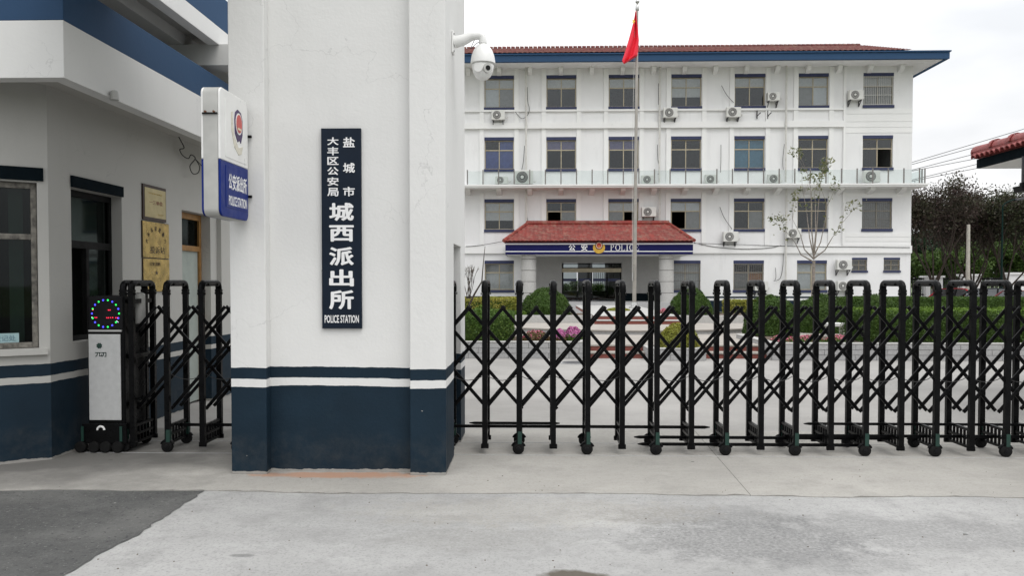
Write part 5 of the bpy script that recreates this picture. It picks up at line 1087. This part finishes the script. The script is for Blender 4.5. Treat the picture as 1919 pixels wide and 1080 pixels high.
def car(px, ptop, y, paint, rot, label, L_=4.5, Wd=1.76, H=1.45, suv=False):
    x = P(px, 545, y).x; g = P(px, ptop, y).z-H; t = thing('parked_car', (x, y, g), label, 'car', 'cars parked beyond the hedge'); Mx = Matrix.Translation((x, y, g)) @ Matrix.Rotation(rot, 4, 'Z')
    def emit(mb, name, mat, parent, **kw): mb.v = [tuple(Mx @ Vector(p)) for p in mb.v]; return mb.build(name, mat, parent, **kw)
    st = [(-2.25, .45, .82, .66), (-2.15, .25, .95, .80), (-1.5, .22, .98, .87), (-.3, .20, .96, .88), (.8, .20, .94, .88), (1.55, .22, .86, .86), (2.1, .26, .72, .78), (2.25, .42, .62, .62)]
    mb = MB(); ring = lambda s_: [(s_[0]*L_/4.5, -s_[3], s_[1]), (s_[0]*L_/4.5, -s_[3]*1.0, (s_[1]+s_[2])/2), (s_[0]*L_/4.5, -s_[3]*.94, s_[2]), (s_[0]*L_/4.5, 0, s_[2]+.05), (s_[0]*L_/4.5, s_[3]*.94, s_[2]), (s_[0]*L_/4.5, s_[3], (s_[1]+s_[2])/2), (s_[0]*L_/4.5, s_[3], s_[1]), (s_[0]*L_/4.5, 0, s_[1]-.02)]
    V_ = [p for s_ in st for p in ring(s_)]; n = 8; F_ = [(i*n+j, i*n+(j+1) % n, (i+1)*n+(j+1) % n, (i+1)*n+j) for i in range(len(st)-1) for j in range(n)]+[tuple(range(n)), tuple(range(n*(len(st)-1), n*len(st)))]
    mb.add(V_, F_); body = emit(mb, 'body', paint, t, smooth=50)
    rear = -2.05 if suv else -1.75; cab = [(rear, .95, .76), (rear+.55 if not suv else rear+.25, H-.03, .60), (-.1, H, .60), (.35, H-.04, .59), (1.15, .92, .76)]
    lo = [(c[0]*L_/4.5, .94) for c in cab]
    mb = MB(); V_ = [];
    for (cx, cz, cw_) in cab: V_ += [(cx*L_/4.5, -cw_, cz), (cx*L_/4.5, cw_, cz)]
    side = lambda sg: [0+sg, 2+sg, 4+sg, 6+sg, 8+sg]
    mb.add(V_, [(0, 1, 3, 2), (6, 7, 9, 8), tuple(side(0)), tuple(side(1))]); emit(mb, 'glasshouse', 'car_glass', t)
    mb = MB(); rfp = [(c[0]*L_/4.5, c[1], c[2]) for c in cab[1:4]]
    for i in range(2): (xa, z_a, wa), (xb, z_b, wb) = rfp[i], rfp[i+1]; mb.add([(xa, -wa-.01, z_a), (xa, wa+.01, z_a), (xb, wb+.01, z_b), (xb, -wb-.01, z_b), (xa, -wa-.01, z_a+.035), (xa, wa+.01, z_a+.035), (xb, wb+.01, z_b+.035), (xb, -wb-.01, z_b+.035)], [(0, 1, 2, 3), (4, 5, 6, 7), (0, 1, 5, 4), (1, 2, 6, 5), (2, 3, 7, 6), (3, 0, 4, 7)])
    emit(mb, 'roof', paint, t)
    for sg in (-1, 1):
        for (a_, b_) in ((0, 1), (3, 4)): mb = MB(); mb.tube([(cab[a_][0]*L_/4.5, sg*cab[a_][2], cab[a_][1]), (cab[b_][0]*L_/4.5, sg*cab[b_][2], cab[b_][1])], .045, 6); emit(mb, 'pillar_post', paint, t)
        mb = MB(); mb.tube([(-.2, sg*.62, H-.02), (-.25, sg*.78, .95)], .04, 6); emit(mb, 'pillar_post', 'black_metal', t)
        mb = MB(); mb.box(-2.24*L_/4.5, -2.06*L_/4.5, sg*.45, sg*.76, .66, .86); emit(mb, 'tail_lamp', 'tail_light', t, bevel=.02)
        mb = MB(); mb.box(.7, .88, sg*.86, sg*1.0, .9, 1.03); emit(mb, 'mirror', paint, t, bevel=.03)
        for wx in (-1.35, 1.4):
            mb = MB(); mb.lathe([(.2, -.1), (.30, -.1), (.32, -.06), (.32, .06), (.30, .1), (.2, .1)], (wx*L_/4.5, sg*.80, .32), 20, 'Y'); wl = emit(mb, 'wheel', 'black_rubber', t, smooth=40); mb = MB(); mb.lathe([(.03, -.105), (.19, -.1), (.19, .1), (.03, .105)], (wx*L_/4.5, sg*.80, .32), 14, 'Y'); emit(mb, 'rim', 'steel', wl)
glass('car_glass', (.10, .11, .12), .10)
car(1812, 541.5, 44, 'car_red', R(-62), 'red car parked beyond the dark hedge', H=1.46); car(1874, 541.5, 41, 'car_dark', R(-20), 'dark sedan parked beyond the hedge, middle of the parked cars'); car(1936, 546, 38, 'car_maroon', R(-35), 'dark red car at the right picture edge behind the gate')
# poles
q = P(1815, 421, 43.5); cpz = q.z; tag(MB().tube([(q.x, 43.5, GZ), (q.x, 43.5, cpz)], [.12, .085], 10).build('concrete_post', 'concrete_pole', org=(q.x, 43.5, GZ)), 'pale concrete post rising above the boundary wall', 'post')
q = P(1879, 385, 43); sl_ = thing('street_lamp', (q.x, 43, GZ), 'thin dark green street lamp with curved arm behind cars', 'street lamp'); e_ = P(1905, 374, 43); MB().tube([(q.x, 43, GZ), (q.x, 43, 3), (q.x, 43, q.z)], [.065, .05, .036], 10).build('pole', 'lamp_green', sl_)
MB().tube(smooth_path([Vector((q.x, 43, q.z-.05)), Vector((q.x+.15, 43, q.z+.12)), Vector((q.x+.5, 43, q.z+.28)), e_]), .035, 8).build('arm', 'lamp_green', sl_); MB().obox(e_+Vector((.32, 0, .05)), Vector((.4, 0, .08)), (0, .13, 0), (-.012, 0, .06)).build('lamp_head', 'bracket', sl_, bevel=.03)
wl_ = [((1712, 303), (1919, 241)), ((1712, 307), (1919, 250)), ((1712, 317.5), (1815, 291)), ((1712, 319.5), (1813, 300)), ((1738, 330), (1830, 307.5)), ((1738, 333.5), (1830, 315))]
ordn = ('topmost', 'second', 'third', 'fourth', 'fifth', 'lowest')
for (a_, b_), od in zip(wl_, ordn):
    Yw = 62.; A_, B_ = P(*a_, Yw), P(*b_, Yw); d_ = (B_-A_)/(B_.x-A_.x); pts = [A_+d_*(x-A_.x)+Vector((0, 0, -.012*(30-abs(x-A_.x-20))*.1)) for x in np.linspace(A_.x-14, A_.x+26, 12)]
    tag(MB().tube(pts, .022, 5).build('power_line', 'cable', org=pts[0]), od+' of the six overhead wires right of the building', 'wire', 'overhead wires')
# trees
def crown_tree(name, px, ptop, y, w, mat, label, n=9000, size=.14, seed=1, trunk='trunk_dark', base=.25, depth=4, group=None, zb=None):
    random.seed(seed); q = P(px, ptop, y); g = GZ if zb is None else zb; hgt = q.z-g; t = thing(name, (q.x, y, g), label, 'tree', group)
    mb = MB(); tips = []; th = hgt*base
    mb.tube([(q.x, y, g), (q.x+.05, y, g+th*.6), (q.x, y, g+th)], [.13, .10, .085], 8)
    for i in range(6):
        a = i*1.05+random.uniform(-.3, .3); sp_ = random.uniform(.35, .75); branching(mb, Vector((q.x, y, g+th*random.uniform(.75, 1))), Vector((math.cos(a)*sp_*w/hgt*1.6, math.sin(a)*sp_*w/hgt*1.6, 1)).normalized(), hgt*.28, .06, depth, tips, .38, up=.35, kids=(2, 3), shrink=.70)
    mb.build('trunk', trunk, t)
    tp = np.array([list(p) for p, d in tips]); zmax = g+hgt
    tp[:, 2] = g+(tp[:, 2]-g)*np.minimum(1, hgt/(np.percentile(tp[:, 2], 99)-g)); xr = np.percentile(np.abs(tp[:, 0]-q.x), 95); tp[:, 0] = q.x+(tp[:, 0]-q.x)*(w/2)/xr
    idx = rng.integers(0, len(tp), n); lp = tp[idx]+rng.normal(size=(n, 3))*np.array([.30, .30, .26])*(hgt/6.5)
    leaves('crown', lp, size, mat, t, None, .6); return t
plum = 'purple leaved trees by the boundary wall'
crown_tree('plum_tree', 1752, 352, 46, 3.6, 'leaf_plum', 'purple leaved tree nearest the corner of the building', 13000, .13, 3, group=plum)
crown_tree('plum_tree', 1826, 374, 47, 3.4, 'leaf_plum', 'purple leaved tree above the concrete post', 11000, .13, 5, group=plum); crown_tree('dark_tree', 1888, 368, 46, 3.4, 'leaf_mix', 'dark green brown tree beside the street lamp pole', 13000, .13, 8); crown_tree('dark_tree', 1955, 366, 46, 3.6, 'leaf_mix', 'dark green brown tree at the right picture edge', 13000, .13, 9)
crown_tree('plum_tree', 1790, 385, 50, 3.2, 'leaf_plum', 'purple leaved tree between the corner tree and the post', 10000, .13, 12, group=plum)
for i, (px, tp, y, w, lb_) in enumerate(((1742, 448, 60, 5, 'low bright green tree behind purple corner tree'), (1788, 452, 59, 4.5, 'round bright green tree left of the concrete post'), (1845, 432, 61, 5, 'bright green tree right of the concrete post'), (1880, 440, 63, 5, 'bright green tree behind the street lamp pole'), (1925, 425, 60, 6, 'bright green tree at the right edge above white wall'))):
    crown_tree('green_tree', px, tp, y, w, 'leaf_tree', lb_, 10000, .2, 30+i, base=.12, depth=3, group='green trees beyond the boundary wall')
for i, (px, tp, w) in enumerate(((1725, 420, 7), (1775, 405, 7), (1815, 398, 7), (1850, 392, 7), (1890, 396, 7), (1930, 385, 7), (1975, 390, 7))):
    crown_tree('evergreen_tree', px, tp, 78+2*(i % 3), w, 'leaf_conifer', ('leftmost', 'second', 'third', 'fourth', 'fifth', 'sixth', 'rightmost')[i]+' dark evergreen tree in the row far behind the wall', 12000, .36, 50+i, base=.1, depth=3, group='dark evergreens far behind the wall')

crown_tree('green_tree', 1068, 515, 64, 4.5, 'leaf_green', 'green tree glimpsed through the left pane of the entrance door', 5000, .2, 77, base=.12, depth=3)
